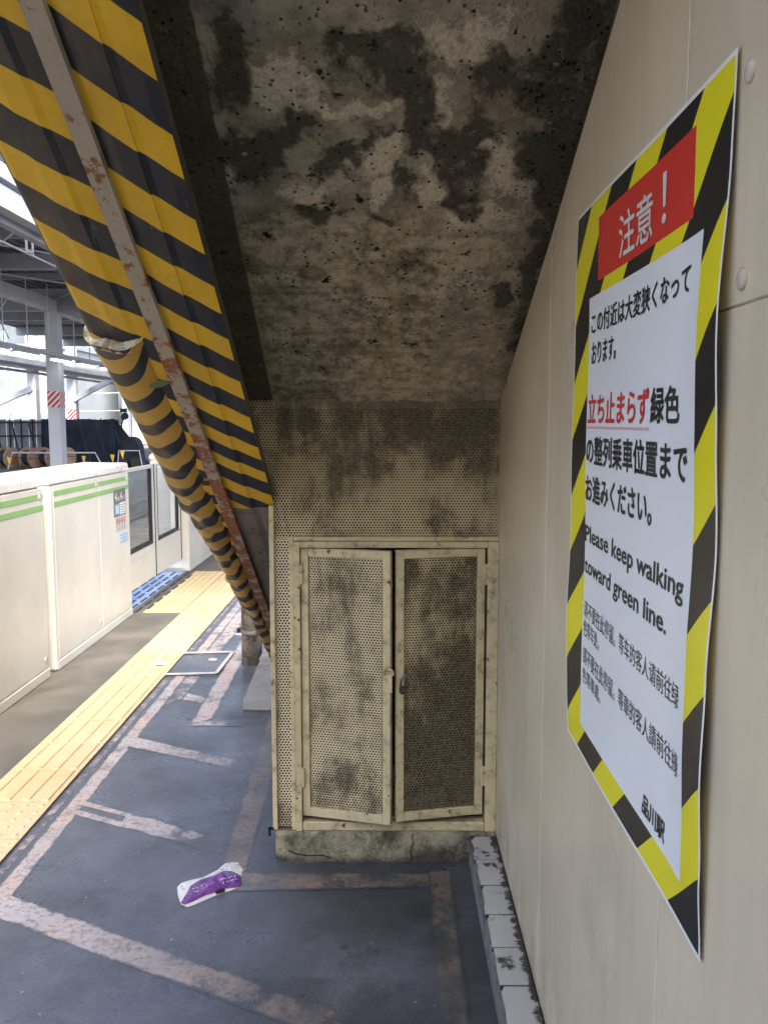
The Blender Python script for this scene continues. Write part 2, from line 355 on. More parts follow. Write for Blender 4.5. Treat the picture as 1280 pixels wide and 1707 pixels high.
# platform doors
MAT['psd'] = grimy('screen_door_white', (.70, .69, .63), (.56, .54, .47), .5, .85, 2, .32, drip=False, amt=.5, bump=.02)
MAT['psd_top'] = plain('screen_door_top', (.72, .72, .70), .3, .04, 3, .02)
MAT['green'] = plain('line_green', (.25, .45, .16), .4, .06, bump=0)
MAT['black'] = plain('black_rubber', (.015, .015, .017), .5, .1, bump=0)
MAT['oldlock'] = plain('old_padlock', (.055, .045, .032), .6, .3, 60, .3)
MAT['sign_grey'] = plain('sign_grey', (.16, .155, .16), .4, .05, bump=0)
MAT['sign_blue'] = plain('sign_blue', (.10, .32, .62), .4, .05, bump=0)
MAT['white'] = plain('white_paint', (.75, .75, .75), .4, .04, bump=0)
MAT['red'] = plain('red_paint', (.50, .03, .05), .4, .08, bump=0)
g = G('door_glass', .02); g.b.inputs['Transmission Weight'].default_value = 1; g.b.inputs['IOR'].default_value = 1.45; g.b.inputs['Base Color'].default_value = (.95, .98, .98, 1); MAT['glass'] = g.m
# background
MAT['ballast'] = plain('ballast', (.17, .155, .14), .9, .3, 8, .9, fine=18)
MAT['rail'] = plain('rail_steel', (.16, .11, .08), .45, .2, 8, .1)
MAT['bgwhite'] = plain('column_white_paint', (.55, .57, .63), .45, .06, 1, .03)
MAT['bggrey'] = plain('roof_beam_paint', (.34, .37, .42), .55, .1, 1, .03)
MAT['roofdark'] = plain('roof_sheet', (.17, .18, .20), .7, .2, 1.2, .1)
MAT['fence'] = plain('fence_sheet', (.16, .185, .22), .6, .15, 2, .05)
MAT['net'] = plain('fence_dark_net', (.014, .022, .045), .85, .3, 3, .2)
MAT['drum'] = plain('drum_wood', (.43, .27, .20), .7, .15, 4, .1)
MAT['yellowflag'] = plain('flag_yellow', (.75, .55, .08), .6, .1, bump=0)
MAT['bldg'] = plain('building_pale', (.30, .34, .36), .7, .08, .2, .0)
MAT['bglass'] = plain('building_glass', (.20, .27, .33), .15, .2, .3, .0)
MAT['leaf'] = plain('leaf_green', (.09, .13, .05), .6, .4, 1.5, .2)
MAT['bark'] = plain('bark', (.10, .08, .06), .8, .3, 6, .3)
g = G('lamp_tube', .4); g.b.inputs['Base Color'].default_value = (.9, .9, .9, 1); g.b.inputs['Emission Color'].default_value = (.95, 1, 1, 1); g.b.inputs['Emission Strength'].default_value = 1.2; MAT['lamp'] = g.m
MAT['purple'] = plain('packet_purple', (.17, .05, .27), .3, .15, 20, .2, fine=60)
MAT['packet'] = plain('packet_white', (.66, .66, .62), .35, .06, 15, .15, fine=60)

# ================================================================== SETTING
o = MB().add([(-900, -900, -1.1), (900, -900, -1.1), (900, 900, -1.1), (-900, 900, -1.1)], [(0, 1, 2, 3)]).go('ground', 'ballast'); prop(o, kind='structure', label='grey ballast ground below the platforms')
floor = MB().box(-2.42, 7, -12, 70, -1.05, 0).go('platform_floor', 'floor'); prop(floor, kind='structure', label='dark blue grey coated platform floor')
o = MB().add([(-2.41, -12, .004), (-1.591, -12, .004), (-1.591, 70, .004), (-2.41, 70, .004)], [(0, 1, 2, 3)]).go('platform_edge_pavement', 'edge_floor'); prop(o, kind='structure', label='bare grey concrete strip along the screen doors')
for xr in (-3.45, -4.55):
    o = MB().box(xr - .035, xr + .035, -20, 120, -.93, -.78).go('rail', 'rail'); prop(o, kind='structure')
far = MB().box(-13.5, -6.6, -20, 120, -1.05, 0).go('far_platform_floor', 'edge_floor'); prop(far, kind='structure', label='grey platform floor across the tracks')

# faded floor lines
def strip(pts, tf, z, name='painted_line', n=14):
    """pts: left edge a0->a1, right edge b0->b1 on the floor; tf: (tint0, tint1, fade0, fade1) along its length"""
    (a0, a1, b0, b1) = pts; vs = []; uv = []; ti = []; fa = []
    for i in range(n + 1):
        t = i / n
        for k in range(5):
            q = k / 4; x = (a0[0] + (a1[0] - a0[0]) * t) * (1 - q) + (b0[0] + (b1[0] - b0[0]) * t) * q; y = (a0[1] + (a1[1] - a0[1]) * t) * (1 - q) + (b0[1] + (b1[1] - b0[1]) * t) * q
            vs.append((x, y, z)); uv.append((q, t)); ti.append(tf[0] + (tf[1] - tf[0]) * t); fa.append(tf[2] + (tf[3] - tf[2]) * t)
    fs = [(i * 5 + k, i * 5 + 1 + k, i * 5 + 6 + k, i * 5 + 5 + k) for i in range(n) for k in range(4)]
    o = link(name, vs, fs, 'line', floor, uvs=uv, attrs={'tint': ti, 'fade': fa})
    if o.data.polygons[0].normal.z < 0: o.data.flip_normals()
    return o
strip(((-1.235, 1.2), (-1.235, 7.5), (-1.170, 1.2), (-1.170, 7.5)), (0, 0, .1, .3), .0006)
strip(((-1.286, 1.2), (-1.286, 7.5), (-1.252, 1.2), (-1.252, 7.5)), (0, 0, .5, .5), .0006)
def diag(y, x0, x1, tf, wd=.112, sl=-.49, z=.0009):
    strip(((x0, y), (x1, y + sl * (x1 - x0)), (x0, y - wd), (x1, y - wd + sl * (x1 - x0))), tf, z)
diag(2.512, -1.18, -.02, (0, 1.1, -.1, .55))
diag(3.175, -1.18, -.98, (0, 0, .1, .2), .036); diag(3.103, -1.18, -.98, (0, 0, .1, .2), .042); diag(3.078, -.98, -.55, (0, .5, 0, .7), .112)
diag(3.85, -1.18, -.60, (0, .4, -.1, .65))
diag(4.55, -1.18, -.96, (0, 0, .2, .3), .12); diag(5.98, -1.2, -.8, (0, 0, .1, .4), .14); diag(6.8, -1.2, -.8, (0, 0, .1, .4), .14)
strip(((-.968, 4.0), (-1.0, 5.6), (-.872, 4.11), (-.905, 5.6)), (0, 0, .15, .2), .0012)
strip(((-.968, 3.998), (-.72, 3.99), (-.90, 4.075), (-.70, 4.06)), (0, .2, .2, .9), .0015)
strip(((-1.17, 4.3), (-1.17, 7.4), (-1.09, 4.4), (-1.03, 7.4)), (0, 0, .5, .1), .0015)
strip(((-.555, 2.66), (-.60, 4.1), (-.465, 2.66), (-.49, 4.1)), (.9, .8, .2, .45), .0012)
strip(((-.52, 2.535), (.13, 2.56), (-.50, 2.655), (.13, 2.65)), (.75, 1, .25, .35), .0015)
strip(((.115, .9), (.13, 2.66), (.20, .9), (.205, 2.66)), (1, 1, .5, .4), .0018)

# tactile tiles ---------------------------------------------------
def bar_tile():
    m = MB(); m.box(-.1475, .1475, -.1472, .1472, 0, .006)
    for k in range(4):
        x = -.1125 + .075 * k
        for a in (0,):
            m.add([(x - .017, -.142, .006), (x + .017, -.142, .006), (x + .017, .142, .006), (x - .017, .142, .006),
                   (x - .013, -.138, .0125), (x + .013, -.138, .0125), (x + .013, .138, .0125), (x - .013, .138, .0125)],
                  [(4, 5, 6, 7), (0, 1, 5, 4), (1, 2, 6, 5), (2, 3, 7, 6), (3, 0, 4, 7)])
    return m
def dot_tile():
    m = MB(); m.box(-.1475, .1475, -.1472, .1472, 0, .006)
    for i in range(5):
        for j in range(5):
            x, y = -.116 + .058 * i, -.116 + .058 * j; n = 8
            vs = [(x + .0135 * math.cos(2 * math.pi * t / n), y + .0135 * math.sin(2 * math.pi * t / n), .006) for t in range(n)] + [(x + .007 * math.cos(2 * math.pi * t / n), y + .007 * math.sin(2 * math.pi * t / n), .011) for t in range(n)]
            m.add(vs, [(t, (t + 1) % n, n + (t + 1) % n, n + t) for t in range(n)] + [tuple(range(n, 2 * n))])
    return m
bt = bar_tile().go('tactile_tile', 'tactile', floor); dt = dot_tile().go('tactile_tile', 'tactile', floor)
firstb, firstd = True, True
def tile(kind, x, y):
    global firstb, firstd
    src = bt if kind == 'b' else dt
    if kind == 'b' and firstb: o = src; firstb = False
    elif kind == 'd' and firstd: o = src; firstd = False
    else:
        o = src.copy(); COL.objects.link(o)
    o.location = (x, y, .004 + random.uniform(-.0006, .0006)); o.rotation_euler = (0, 0, R(random.uniform(-.25, .25)))
YB = 3.147
for k in range(-9, 33):
    y = YB + .3 * k + .15
    near = k < 0 and k >= -6; fard = 11 <= k <= 16
    if near or fard:
        tile('d', -1.44, y); tile('d', -1.742, y)
    else: tile('b', -1.44, y)
# grip strips at the door gap
gs = MB().add([(-2.40, 6.42, .008), (-1.99, 6.42, .008), (-1.99, 8.25, .008), (-2.40, 8.25, .008)], [(0, 1, 2, 3)]).go('blue_edge_sheet', 'grip_blue', floor)
gb = MB().box(-.008, .008, -.09, .09, 0, .005).go('grip_bar', 'grip_dark', floor)
fst = True
for r in range(8):
    x = -2.34 + .066 * r
    for k in range(8):
        y = 6.53 + .262 * k + (.1 if r % 2 else 0)
        if y > 8.14: continue
        if r == 5 and k % 2: pass
        o = gb if fst else gb.copy()
        if not fst: COL.objects.link(o)
        fst = False; o.location = (x, y, .0085)
# floor hatch with white metal frame
hatch = thing('floor_hatch', 'pale metal framed rectangular hatch set in the platform floor', 'hatch', (-1.2, 5.03, 0))
c4 = [(-1.425, 5.26), (-.985, 5.30), (-1.0, 4.84), (-1.40, 4.80)]
for i in range(4):
    a, b = c4[i], c4[(i + 1) % 4]; MB().bar((*a, .013), (*b, .013), .022, .006).go('frame_bar', 'hatch_steel', hatch)
MB().add([(-1.28, 5.25, .0045), (-1.0, 5.28, .0045), (-1.015, 4.86, .0045), (-1.28, 4.83, .0045)], [(3, 2, 1, 0)]).go('cover_plate', 'floor', hatch)
MB().tube([(-1.08, 5.13, .006), (-1.08, 5.13, .012)], .028, 14).go('lifting_ring', 'hatch_steel', hatch)
MB().box(-1.40, -1.33, 4.98, 5.06, .0165, .0185).go('corner_plate', 'hatch_steel', hatch)

# ================================================================== STAIR (slab, stringer)
T, DX, Y0 = .661, .0112, 1.866
def slabz(y): return 1.518 + T * (2.78 - y)
def strz(y, z0): return z0 - T * (y - Y0)
def strx(x0, y): return x0 + DX * (y - Y0)
stair = thing('staircase', 'concrete staircase overhead with yellow and black hazard striped steel stringer', 'staircase', (0, 4.5, 0))
DARK = [(.01, 1.785, .07, .04), (.045, 1.845, .045, .06), (.075, 1.93, .05, .03), (.12, 1.95, .06, .03), (.30, 1.86, .07, .07), (.18, 2.03, .04, .04), (-.10, 1.955, .05, .02), (-.24, 1.93, .06, .03), (-.039, 1.77, .084, .045), (.03, 1.80, .056, .055), (.057, 1.894, .040, .078), (.242, 1.819, .10, .058), (.156, 1.912, .078, .040), (.215, 1.93, .09, .03),
        (.172, 1.986, .05, .048), (.165, 2.08, .04, .042), (-.184, 1.915, .056, .036), (-.051, 1.92, .042, .03), (-.139, 1.985, .05, .034), (.03, 2.02, .036, .044),
        (-.30, 1.968, .075, .085), (-.158, 2.105, .085, .022), (-.01, 2.12, .05, .018), (.37, 1.95, .07, .26), (.36, 1.72, .06, .2), (-.33, 1.80, .06, .10), (.40, 2.3, .05, .35), (.30, 2.35, .03, .04)]
LIGHT = [(.105, 2.035, .05, .05), (-.19, 2.045, .065, .05), (-.08, 1.86, .14, .03), (-.03, 1.97, .06, .05), (.20, 2.2, .12, .16), (.15, 1.74, .12, .05), (.27, 2.0, .07, .07), (-.22, 1.83, .08, .06), (-.02, 2.06, .06, .05),
         (.09, 1.85, .03, .05), (-.25, 2.66, .08, .05), (.02, 2.74, .05, .025), (.30, 1.88, .05, .02), (.10, 2.3, .10, .08)]
def blobs(L, x, y, pw=1.0):
    n1 = mnoise.fractal(Vector((x * 10, y * 10, .3)), .75, 2.1, 6) * .046; n2 = mnoise.fractal(Vector((x * 10, y * 10, 7.3)), .75, 2.1, 6) * .046
    best = 0
    for (cx, cy, rx, ry) in L:
        d = math.sqrt(((x + n1 - cx) / rx / 1.12) ** 2 + ((y + n2 - cy) / ry / 1.12) ** 2); best = max(best, max(0, 1.2 - d * .7))
    return min(1, best)
def a_dark(u, v, p):
    x, y, _ = p
    d = blobs(DARK, x, y) * .9 * (.86 + .35 * mnoise.noise(Vector((x * 14, y * 14, 11))))
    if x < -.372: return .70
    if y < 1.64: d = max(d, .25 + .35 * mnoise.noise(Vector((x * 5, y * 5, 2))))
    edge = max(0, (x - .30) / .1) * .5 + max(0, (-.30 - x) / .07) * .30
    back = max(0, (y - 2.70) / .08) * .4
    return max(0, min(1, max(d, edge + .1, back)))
def a_light(u, v, p): return blobs(LIGHT, p[0], p[1]) * .75
def a_grain(u, v, p):
    return max(0, min(1, (p[1] - 2.06 + .05 * mnoise.noise(Vector((p[0] * 6, p[1] * 6, 4)))) / .10)) * (1 if p[0] < .13 else .55)
def slabpt(u, v):
    y = 2.79 - v * 1.35; x = -.56 + u * 1.0
    rel = .004 * mnoise.noise(Vector((x * 7, y * 7, 1))) + .003 * mnoise.noise(Vector((x * 23, y * 23, 5)))
    return (x, y, slabz(y) + rel)
grid('stained_soffit', slabpt, 150, 200, 'slab', stair, attrs={'dark': a_dark, 'light': a_light, 'grain': a_grain}, flip=True)
# slab body (rest of the flight, up over the camera and down to the platform)
m = MB()
def slabprism(y0, y1, x0, x1, lo, hi): return m.add([(x0, y0, slabz(y0) + lo), (x1, y0, slabz(y0) + lo), (x1, y1, slabz(y1) + lo), (x0, y1, slabz(y1) + lo), (x0, y0, slabz(y0) + hi), (x1, y0, slabz(y0) + hi), (x1, y1, slabz(y1) + hi), (x0, y1, slabz(y1) + hi)],
    [(0, 1, 2, 3), (4, 7, 6, 5), (0, 4, 5, 1), (1, 5, 6, 2), (2, 6, 7, 3), (3, 7, 4, 0)])
slabprism(-3.2, 5.0, -.56, 2.2, .008, .30); m.go('slab_body', 'dark_concrete', stair)
m = MB(); slabprism(-3.2, 1.445, -.555, 2.19, 0, .006); m.go('slab_front_underside', 'dark_concrete', stair)
# inner web, dark, joining flange to slab
m = MB(); m.add([(strx(-.52, y), y, strz(y, 1.80)) for y in (-3.2, 4.5)] + [(strx(-.52, y), y, slabz(y) + .02) for y in (4.5, -3.2)], [(0, 1, 2, 3)])
m.prism([(strx(-.535, y), y, strz(y, 1.80)) for y in (-3.2, 4.5)] + [(strx(-.535, y), y, slabz(y) + .05) for y in (4.5, -3.2)], (.012, 0, 0)); m.go('inner_web', 'dark_concrete', stair)
# outer parapet side
m = MB(); m.prism([(strx(-.7035, y), y, strz(y, 1.787)) for y in (-3.2, 2.2)] + [(strx(-.7035, y), y, slabz(y) + 1.15) for y in (2.2, -3.2)], (.010, 0, 0)); m.prism([(strx(-.612, y), y, strz(y, 1.80)) for y in (2.2, 4.45)] + [(strx(-.612, y), y, slabz(y) + 1.15) for y in (4.45, 2.2)], (.012, 0, 0)); m.go('outer_parapet_panel', 'steel_grey', stair)
YB_ = [1.496, 1.667, 1.83, 1.987, 2.132, 2.271, 2.403, 2.529, 2.644, 2.774]
def phase(y):
    if y <= YB_[0]: return (y - YB_[0]) / .173 + 20
    for i in range(9):
        if y < YB_[i + 1]: return 20 + i + (y - YB_[i]) / (YB_[i + 1] - YB_[i])
    return 29 + (y - YB_[9]) / .125
def flange(name, prof, y0, y1, n, mat, ph, thick=.006):
    k = len(prof) - 1
    def fn(u, v):
        y = y0 + (y1 - y0) * v; i = min(k - 1, int(u * k + 1e-6)); t = u * k - i
        x = prof[i][0] * (1 - t) + prof[i + 1][0] * t; dz = prof[i][1] * (1 - t) + prof[i + 1][1] * t
        dz += .0022 * mnoise.noise(Vector((x * 6, y * 4, 3)))
        return (strx(x, y), y, strz(y, dz))
    o = grid(name, fn, k * 3, n, mat, stair, uv=lambda u, v, p: (u, ph(p[0] - DX * (p[1] - Y0), p[1])), smooth=False)
    return o
flange('inner_flange', [(-.3825, 1.7935), (-.405, 1.7920), (-.440, 1.7925), (-.452, 1.7905), (-.4535, 1.7875), (-.49, 1.788), (-.519, 1.790), (-.535, 1.795)], -.6, 2.776, 220, 'stripe', lambda x, y: phase(y - .83 * (x + .383)))
flange('flange_lip', [(-.3815, 1.830), (-.3815, 1.812), (-.3820, 1.7945)], -.6, 2.79, 40, 'dark_concrete', lambda x, y: 0)
flange('inner_flange_bare', [(-.372, 1.835), (-.375, 1.806), (-.383, 1.794), (-.402, 1.793), (-.437, 1.796), (-.458, 1.79), (-.519, 1.789), (-.535, 1.795)], 2.777, 4.45, 60, 'steel_grey', lambda x, y: 0)
flange('outer_flange', [(-.545, 1.795), (-.552, 1.7815), (-.590, 1.7800), (-.604, 1.7765), (-.640, 1.7765), (-.655, 1.7800), (-.692, 1.782), (-.700, 1.785), (-.702, 1.83)], -.6, 2.30, 200, 'stripe', lambda x, y: phase(y - .68 * (x + .558) + .081))
flange('outer_flange_lower', [(-.545, 1.795), (-.552, 1.7815), (-.575, 1.781), (-.600, 1.782)], 2.301, 4.4, 150, 'stripe', lambda x, y: phase(y - .68 * (x + .558) + .081) if y < 2.6 else y / .1045 + .3)
m = MB()
ys = [-.6, 1.0, 2.0, 2.5, 3.0, 3.6, 4.4]
for a, b in zip(ys[:-1], ys[1:]):
    wd = lambda y: .5 * (.037 if y < 2.2 else .037 - .002 * (y - 2.2))
    q = []
    for y in (a, b):
        c = strx(-.5365, y)
        for sx, dz in ((-1, 1.770), (1, 1.770), (1, 1.80), (-1, 1.80)): q.append((c + sx * wd(y), y, strz(y, dz)))
    m.add(q, [(0, 1, 5, 4), (1, 2, 6, 5), (3, 0, 4, 7)])
m.go('flat_bar', 'rust', stair)
# padded edge guard wrapped in striped tape
def padw(y):  # left x0, right x0, depth
    pts = [(2.03, -.720, -.578, .046), (2.16, -.706, -.572, .036), (2.4, -.698, -.566, .034), (2.7, -.688, -.563, .034), (3.0, -.660, -.558, .034), (3.4, -.636, -.550, .034), (3.9, -.610, -.534, .034), (4.35, -.595, -.52, .032)]
    for a, b in zip(pts[:-1], pts[1:]):
        if y <= b[0]:
            t = max(0, (y - a[0]) / (b[0] - a[0])); return [a[i] * (1 - t) + b[i] * t for i in (1, 2, 3)]
    return pts[-1][1:]
def padpt(u, v, off=0):
    y = 2.045 + v * 2.30; l, r, d = padw(y); c = (l + r) / 2; hw = (r - l) / 2 - off; d = d - off
    a = math.pi * (1.24 - u * 1.30)   # from up round the outer side, under, to the bar
    k = min(1, max(0, (y - 2.25) / .5))
    wrk = .34 * k * (1 - abs(mnoise.noise(Vector((u * 1.6, y * 13, 2)))) * 3) * .5
    lump = 1 + .08 * mnoise.noise(Vector((u * 2.2, y * 6, 9))) + wrk * (.5 + .5 * math.sin(u * 3.1)) + .10 * k * mnoise.noise(Vector((u * 6, y * 26, 5)))
    x = c + hw * lump * math.cos(a); zz = -d * lump * math.sin(a)
    if u > .86: zz += (u - .86) * .12
    yy = y + zz * .25 - (.004 * math.sin(u * 17)) * max(0, 1 - v * 14)
    return (strx(x, yy), yy, strz(yy, 1.800) + zz)
def padph(u, v, p):
    y = 2.045 + v * 2.30
    return (u, y / (.1045 - .006 * v) - .62 * math.cos((u - .42) * 4.4) - .10 * (u - .5) + .30 * mnoise.noise(Vector((u * 2.5, y * 5, 8))) + .20 * mnoise.noise(Vector((u * 6, y * 14, 3))) * min(1, v * 3))
pad = grid('edge_guard', padpt, 40, 220, 'stripe_pad', stair, uv=padph, smooth=True)
inn = grid('guard_inside', lambda u, v: padpt(u, v * .12 + .001, .013), 40, 10, 'hollow', pad)
# broken foam rim
m = MB(); rp = []
for i in range(41):
    u = i / 40; a = Vector(padpt(u, 0)); b = Vector(padpt(u, 0, .013)); j = Vector((0, random.uniform(-.003, .003), 0)); thick = .95 + .5 * mnoise.noise(Vector((u * 9, 0, 0)))
    rp.append((a + (a - b) * .45 * thick + j, b - (a - b) * .75 * thick + j * .5 + Vector((0, .004, 0)), a + (a - b) * .25 * thick + Vector((0, .014 + random.uniform(0, .01), -.010)), b + Vector((0, .02, -.012))))
vs = [q for r_ in rp for q in r_]; fs = []
for i in range(40):
    for k in range(4): fs.append((i * 4 + k, i * 4 + (k + 1) % 4, i * 4 + 4 + (k + 1) % 4, i * 4 + 4 + k))
m.add(vs, fs); m.go('torn_foam_rim', 'foam', pad)
# folded-over foam flap and torn bits
def flap(pts, name, mat, th=.004):
    m = MB(); m.prism(pts, (0, th, -th)); return m.go(name, mat, pad)
c0 = Vector(padpt(.42, 0.0))
flap([c0 + Vector(q) for q in ((-.028, .012, .045), (-.010, .010, .052), (.022, .012, .004), (.018, .012, -.004), (-.012, .012, .002), (-.026, .012, .018))], 'torn_foam_flap', 'foam')
c1 = Vector(padpt(.97, 0.012)); flap([c1 + Vector(q) for q in ((-.004, -.02, .02), (.010, -.015, .014), (.028, .0, -.022), (.022, 0, -.024), (.004, 0, -.004))], 'torn_foam_flap', 'foam')
for (u, v, s_) in ((.10, .43, 1), (.93, .26, .8), (.06, .62, .7), (.9, .66, .6)):
    c1 = Vector(padpt(u, v)); flap([c1 + Vector(q) * s_ for q in ((-.012, -.01, .014), (.004, -.012, .016), (.014, 0, -.006), (.006, 0, -.022), (-.008, 0, -.010))], 'torn_foam_flap', 'foam')
# scrap of green sticker on the guard
c1 = Vector(padpt(.80, .062)) + Vector((0, -.006, -.006)); flap([c1 + Vector(q) for q in ((-.020, 0, .008), (.0, 0, .011), (.026, 0, .008), (.030, 0, .004), (.008, 0, -.006), (-.022, 0, -.008))], 'green_sticker_scrap', 'leaf', .002)

# concrete footing beside the lowest treads and the drain pipe
ft = thing('stair_footing', 'low stepped grey concrete footing at the bottom of the staircase', 'footing', (-.65, 5, 0))
m = MB(); m.add([(-.745, 4.215, 0), (-.40, 4.20, 0), (-.40, 4.91, 0), (-.765, 4.91, 0), (-.742, 4.222, .056), (-.40, 4.21, .056), (-.40, 4.905, .062), (-.762, 4.905, .062)], [(0, 3, 2, 1), (4, 5, 6, 7), (0, 1, 5, 4), (1, 2, 6, 5), (2, 3, 7, 6), (3, 0, 4, 7)]); m.go('lower_block', 'step_concrete', ft, bevel=.008)
m = MB(); m.add([(-.765, 4.915, 0), (-.40, 4.90, 0), (-.40, 6.0, 0), (-.79, 6.0, 0), (-.762, 4.92, .085), (-.40, 4.91, .085), (-.40, 6.0, .11), (-.735, 6.0, .11)], [(0, 3, 2, 1), (4, 5, 6, 7), (0, 1, 5, 4), (1, 2, 6, 5), (2, 3, 7, 6), (3, 0, 4, 7)]); m.go('upper_block', 'step_concrete', ft, bevel=.01)
pp = thing('drain_pipe', 'grey vertical pipe with peeling paint beside the stair footing', 'pipe', (-.83, 5.06, 0))
MB().tube([(-.83, 5.08, 0), (-.83, 5.08, 2.4)], .062, 24).go('tube', 'pipe', pp, smooth=True)
MB().tube([(-.83, 5.08, .195), (-.83, 5.08, .215)], .066, 24).go('clamp', 'kerb_core', pp)
MB().box(-.917, -.892, 5.06, 5.09, .195, .222).go('clamp_bolt', 'black', pp)

# ================================================================== RIGHT WALL
wall = thing('cladding_wall', 'beige panelled wall under the staircase with sloping top edge', 'wall', (.4, 1, 0))
WX = .36
TOP = [(-3.2, 4.30), (1.401, 2.122), (1.94, 1.877), (2.785, 1.527), (3.2, 1.36)]
def wtop(y):
    for a, b in zip(TOP[:-1], TOP[1:]):
        if y <= b[0]: return a[1] + (b[1] - a[1]) * (y - a[0]) / (b[0] - a[0])
    return TOP[-1][1]
def wpanel(y0, y1, z0, z1f):
    yy = [y0 + .0015] + [t for t in (1.401, 1.94) if y0 < t < y1] + [y1 - .0015]
    poly = [(WX, y0 + .0015, z0), (WX, y1 - .0015, z0)] + [(WX, y, z1f(y)) for y in reversed(yy)]
    m = MB(); m.prism(poly, (.012, 0, 0)); m.go('panel', 'clad', wall, bevel=.0012, seg=1)
for y0, y1 in ((1.93, 2.80), (1.077, 1.93)): wpanel(y0, y1, .098, wtop)
wpanel(.22, 1.077, .098, lambda y: 1.5880); wpanel(.22, 1.077, 1.590, wtop)
for y0, y1 in ((-.63, .22), (-1.48, -.63), (-2.33, -1.48), (-3.18, -2.33)): wpanel(y0, y1, .098, wtop)
m = MB(); m.prism([(WX + .0125, -3.2, 0), (WX + .0125, 3.2, 0)] + [(WX + .0125, y, wtop(y) - .004) for y in (3.2, 2.785, 1.94, 1.401, -3.2)], (.05, 0, 0)); m.go('backing_board', 'joint', wall)
MB().box(WX + .0012, WX + .0124, .222, 1.075, 1.5882, 1.5912).go('joint_seal', 'joint', wall)
for y_ in (1.93, 1.077, .22): MB().box(WX + .0008, WX + .0124, y_ - .0014, y_ + .0014, .099, wtop(y_) - .01).go('joint_seal', 'seal', wall)
MB().box(WX + .064, WX + .25, -3.2, 5.0, 0, 4.4).go('rear_wall', 'dark_concrete', wall) if False else None
m = MB(); m.prism([(WX + .064, -3.2, 0), (WX + .064, 5.0, 0), (WX + .064, 5.0, .03), (WX + .064, 2.785, slabz(2.785) + .05), (WX + .064, -3.2, slabz(-3.2) + .05)], (.2, 0, 0)); m.go('core_wall', 'dark_concrete', wall)
for (y, z) in ((.889, 1.816), (.887, 1.614)):
    m = MB(); n = 18; vs = []
    for rr, dx in ((.0115, 0), (.0112, .0025), (.008, .0042), (.0, .0048)):
        for t in range(n): vs.append((WX - dx, y + rr * math.cos(2 * math.pi * t / n), z + rr * math.sin(2 * math.pi * t / n)))
    m.add(vs, [(k * n + t, k * n + (t + 1) % n, (k + 1) * n + (t + 1) % n, (k + 1) * n + t) for k in range(3) for t in range(n)]); m.go('bolt_cap', 'plug', wall, smooth=True)

# kerb of white tiles along the wall
kerb = thing('tiled_kerb', 'low kerb of chipped white tiles along the foot of the beige wall', 'kerb', (.31, 1, 0))
MB().box(.274, .359, -3.1, 2.719, 0, .084).go('mortar_core', 'kerb_core', kerb)
y = 2.715; k = 0
while y > -1.2:
    m = MB(); j = [random.uniform(0, .004) * (1 if random.random() < .7 else 2.6) for _ in range(8)]
    x0, x1, a, b = .2735, .3585, y - .1475, y - .0030
    poly = [(x0 + j[0], a, .0845), (x0 + j[1] * .6, a + .03, .0845), (x0 + j[2] * 1.6, a + .07, .0845), (x0 + j[3], b - .02, .0845), (x0 + .003 + j[4] * 2, b, .0845), (x1, b, .0845), (x1, a, .0845)]
    m.prism(poly, (0, 0, .0105 + random.uniform(-.0008, .0008))); m.go('tile', 'ktile', kerb, bevel=.0009, seg=1)
    m = MB(); m.prism([(.2739, a, .002), (.2739, b, .002), (.2739, b, .0838 - j[5] * .5), (.2739, a + .05, .0838 - j[6] * 1.5), (.2739, a, .0838 - j[7])], (-.0035, 0, 0)); m.go('side_tile', 'kerb_core', kerb)
    MB().box(.2742, .3584, y - .0028, y + .0036, .0843, .0925).go('grout', 'grip_dark', kerb)
    y -= .1515; k += 1

# ================================================================== CABINET
cabi = thing('perforated_cabinet', 'rusty cream perforated metal cupboard closing the space under the staircase', 'cupboard', (0, 2.8, 0))
def perf(name, mat, poly_in, x0, x1, z0, z1, y=0.0, pitch=.010, r=.0034, th=.0015, par=None, holes_ok=None):
    vs = []; fs = []; idx = {}
    def V(p):
        k = (round(p[0], 5), round(p[1], 5), round(p[2], 5))
        if k not in idx: idx[k] = len(vs); vs.append(k)
        return idx[k]
    rh = pitch * math.sqrt(3) / 2; nr = int((z1 - z0) / rh) + 1; nc = int((x1 - x0) / pitch) + 1
    ro = pitch / math.sqrt(3)
    A = [(math.cos(R(30 + 60 * k)), math.sin(R(30 + 60 * k))) for k in range(6)]
    for j in range(nr):
        for i in range(nc):
            cx = x0 + pitch * (i + .5 + (.5 if j % 2 else 0)); cz = z0 + rh * (j + .5)
            if cx > x1 - pitch * .3 or cz > z1 - rh * .3: continue
            if poly_in and not poly_in(cx, cz): continue
            out = [V((cx + ro * a[0], y, cz + ro * a[1])) for a in A]
            inn_ = [V((cx + r * a[0], y, cz + r * a[1])) for a in A]; bk = [V((cx + r * a[0], y + th, cz + r * a[1])) for a in A]
            for k in range(6):
                q = (k + 1) % 6; fs.append((out[k], out[q], inn_[q], inn_[k])); fs.append((inn_[k], inn_[q], bk[q], bk[k]))
    return link(name, vs, fs, mat, par)
PY = 2.752
perf('upper_sheet', 'perf_up', lambda x, z: x > -.376 or z > 1.222, -.56, .366, 1.088, 1.555, PY, par=cabi)
perf('side_sheet', 'perf_strip', None, -.378, -.312, .112, 1.10, PY - .004, pitch=.0104, r=.0035, par=cabi)
cf = lambda n, *a, par=cabi, mat='cream', bevel=.0015: MB().box(*a).go(n, mat, par, bevel=bevel, seg=1)
cf('edge_post', -.386, -.370, PY - .016, PY + .03, .104, 1.20)
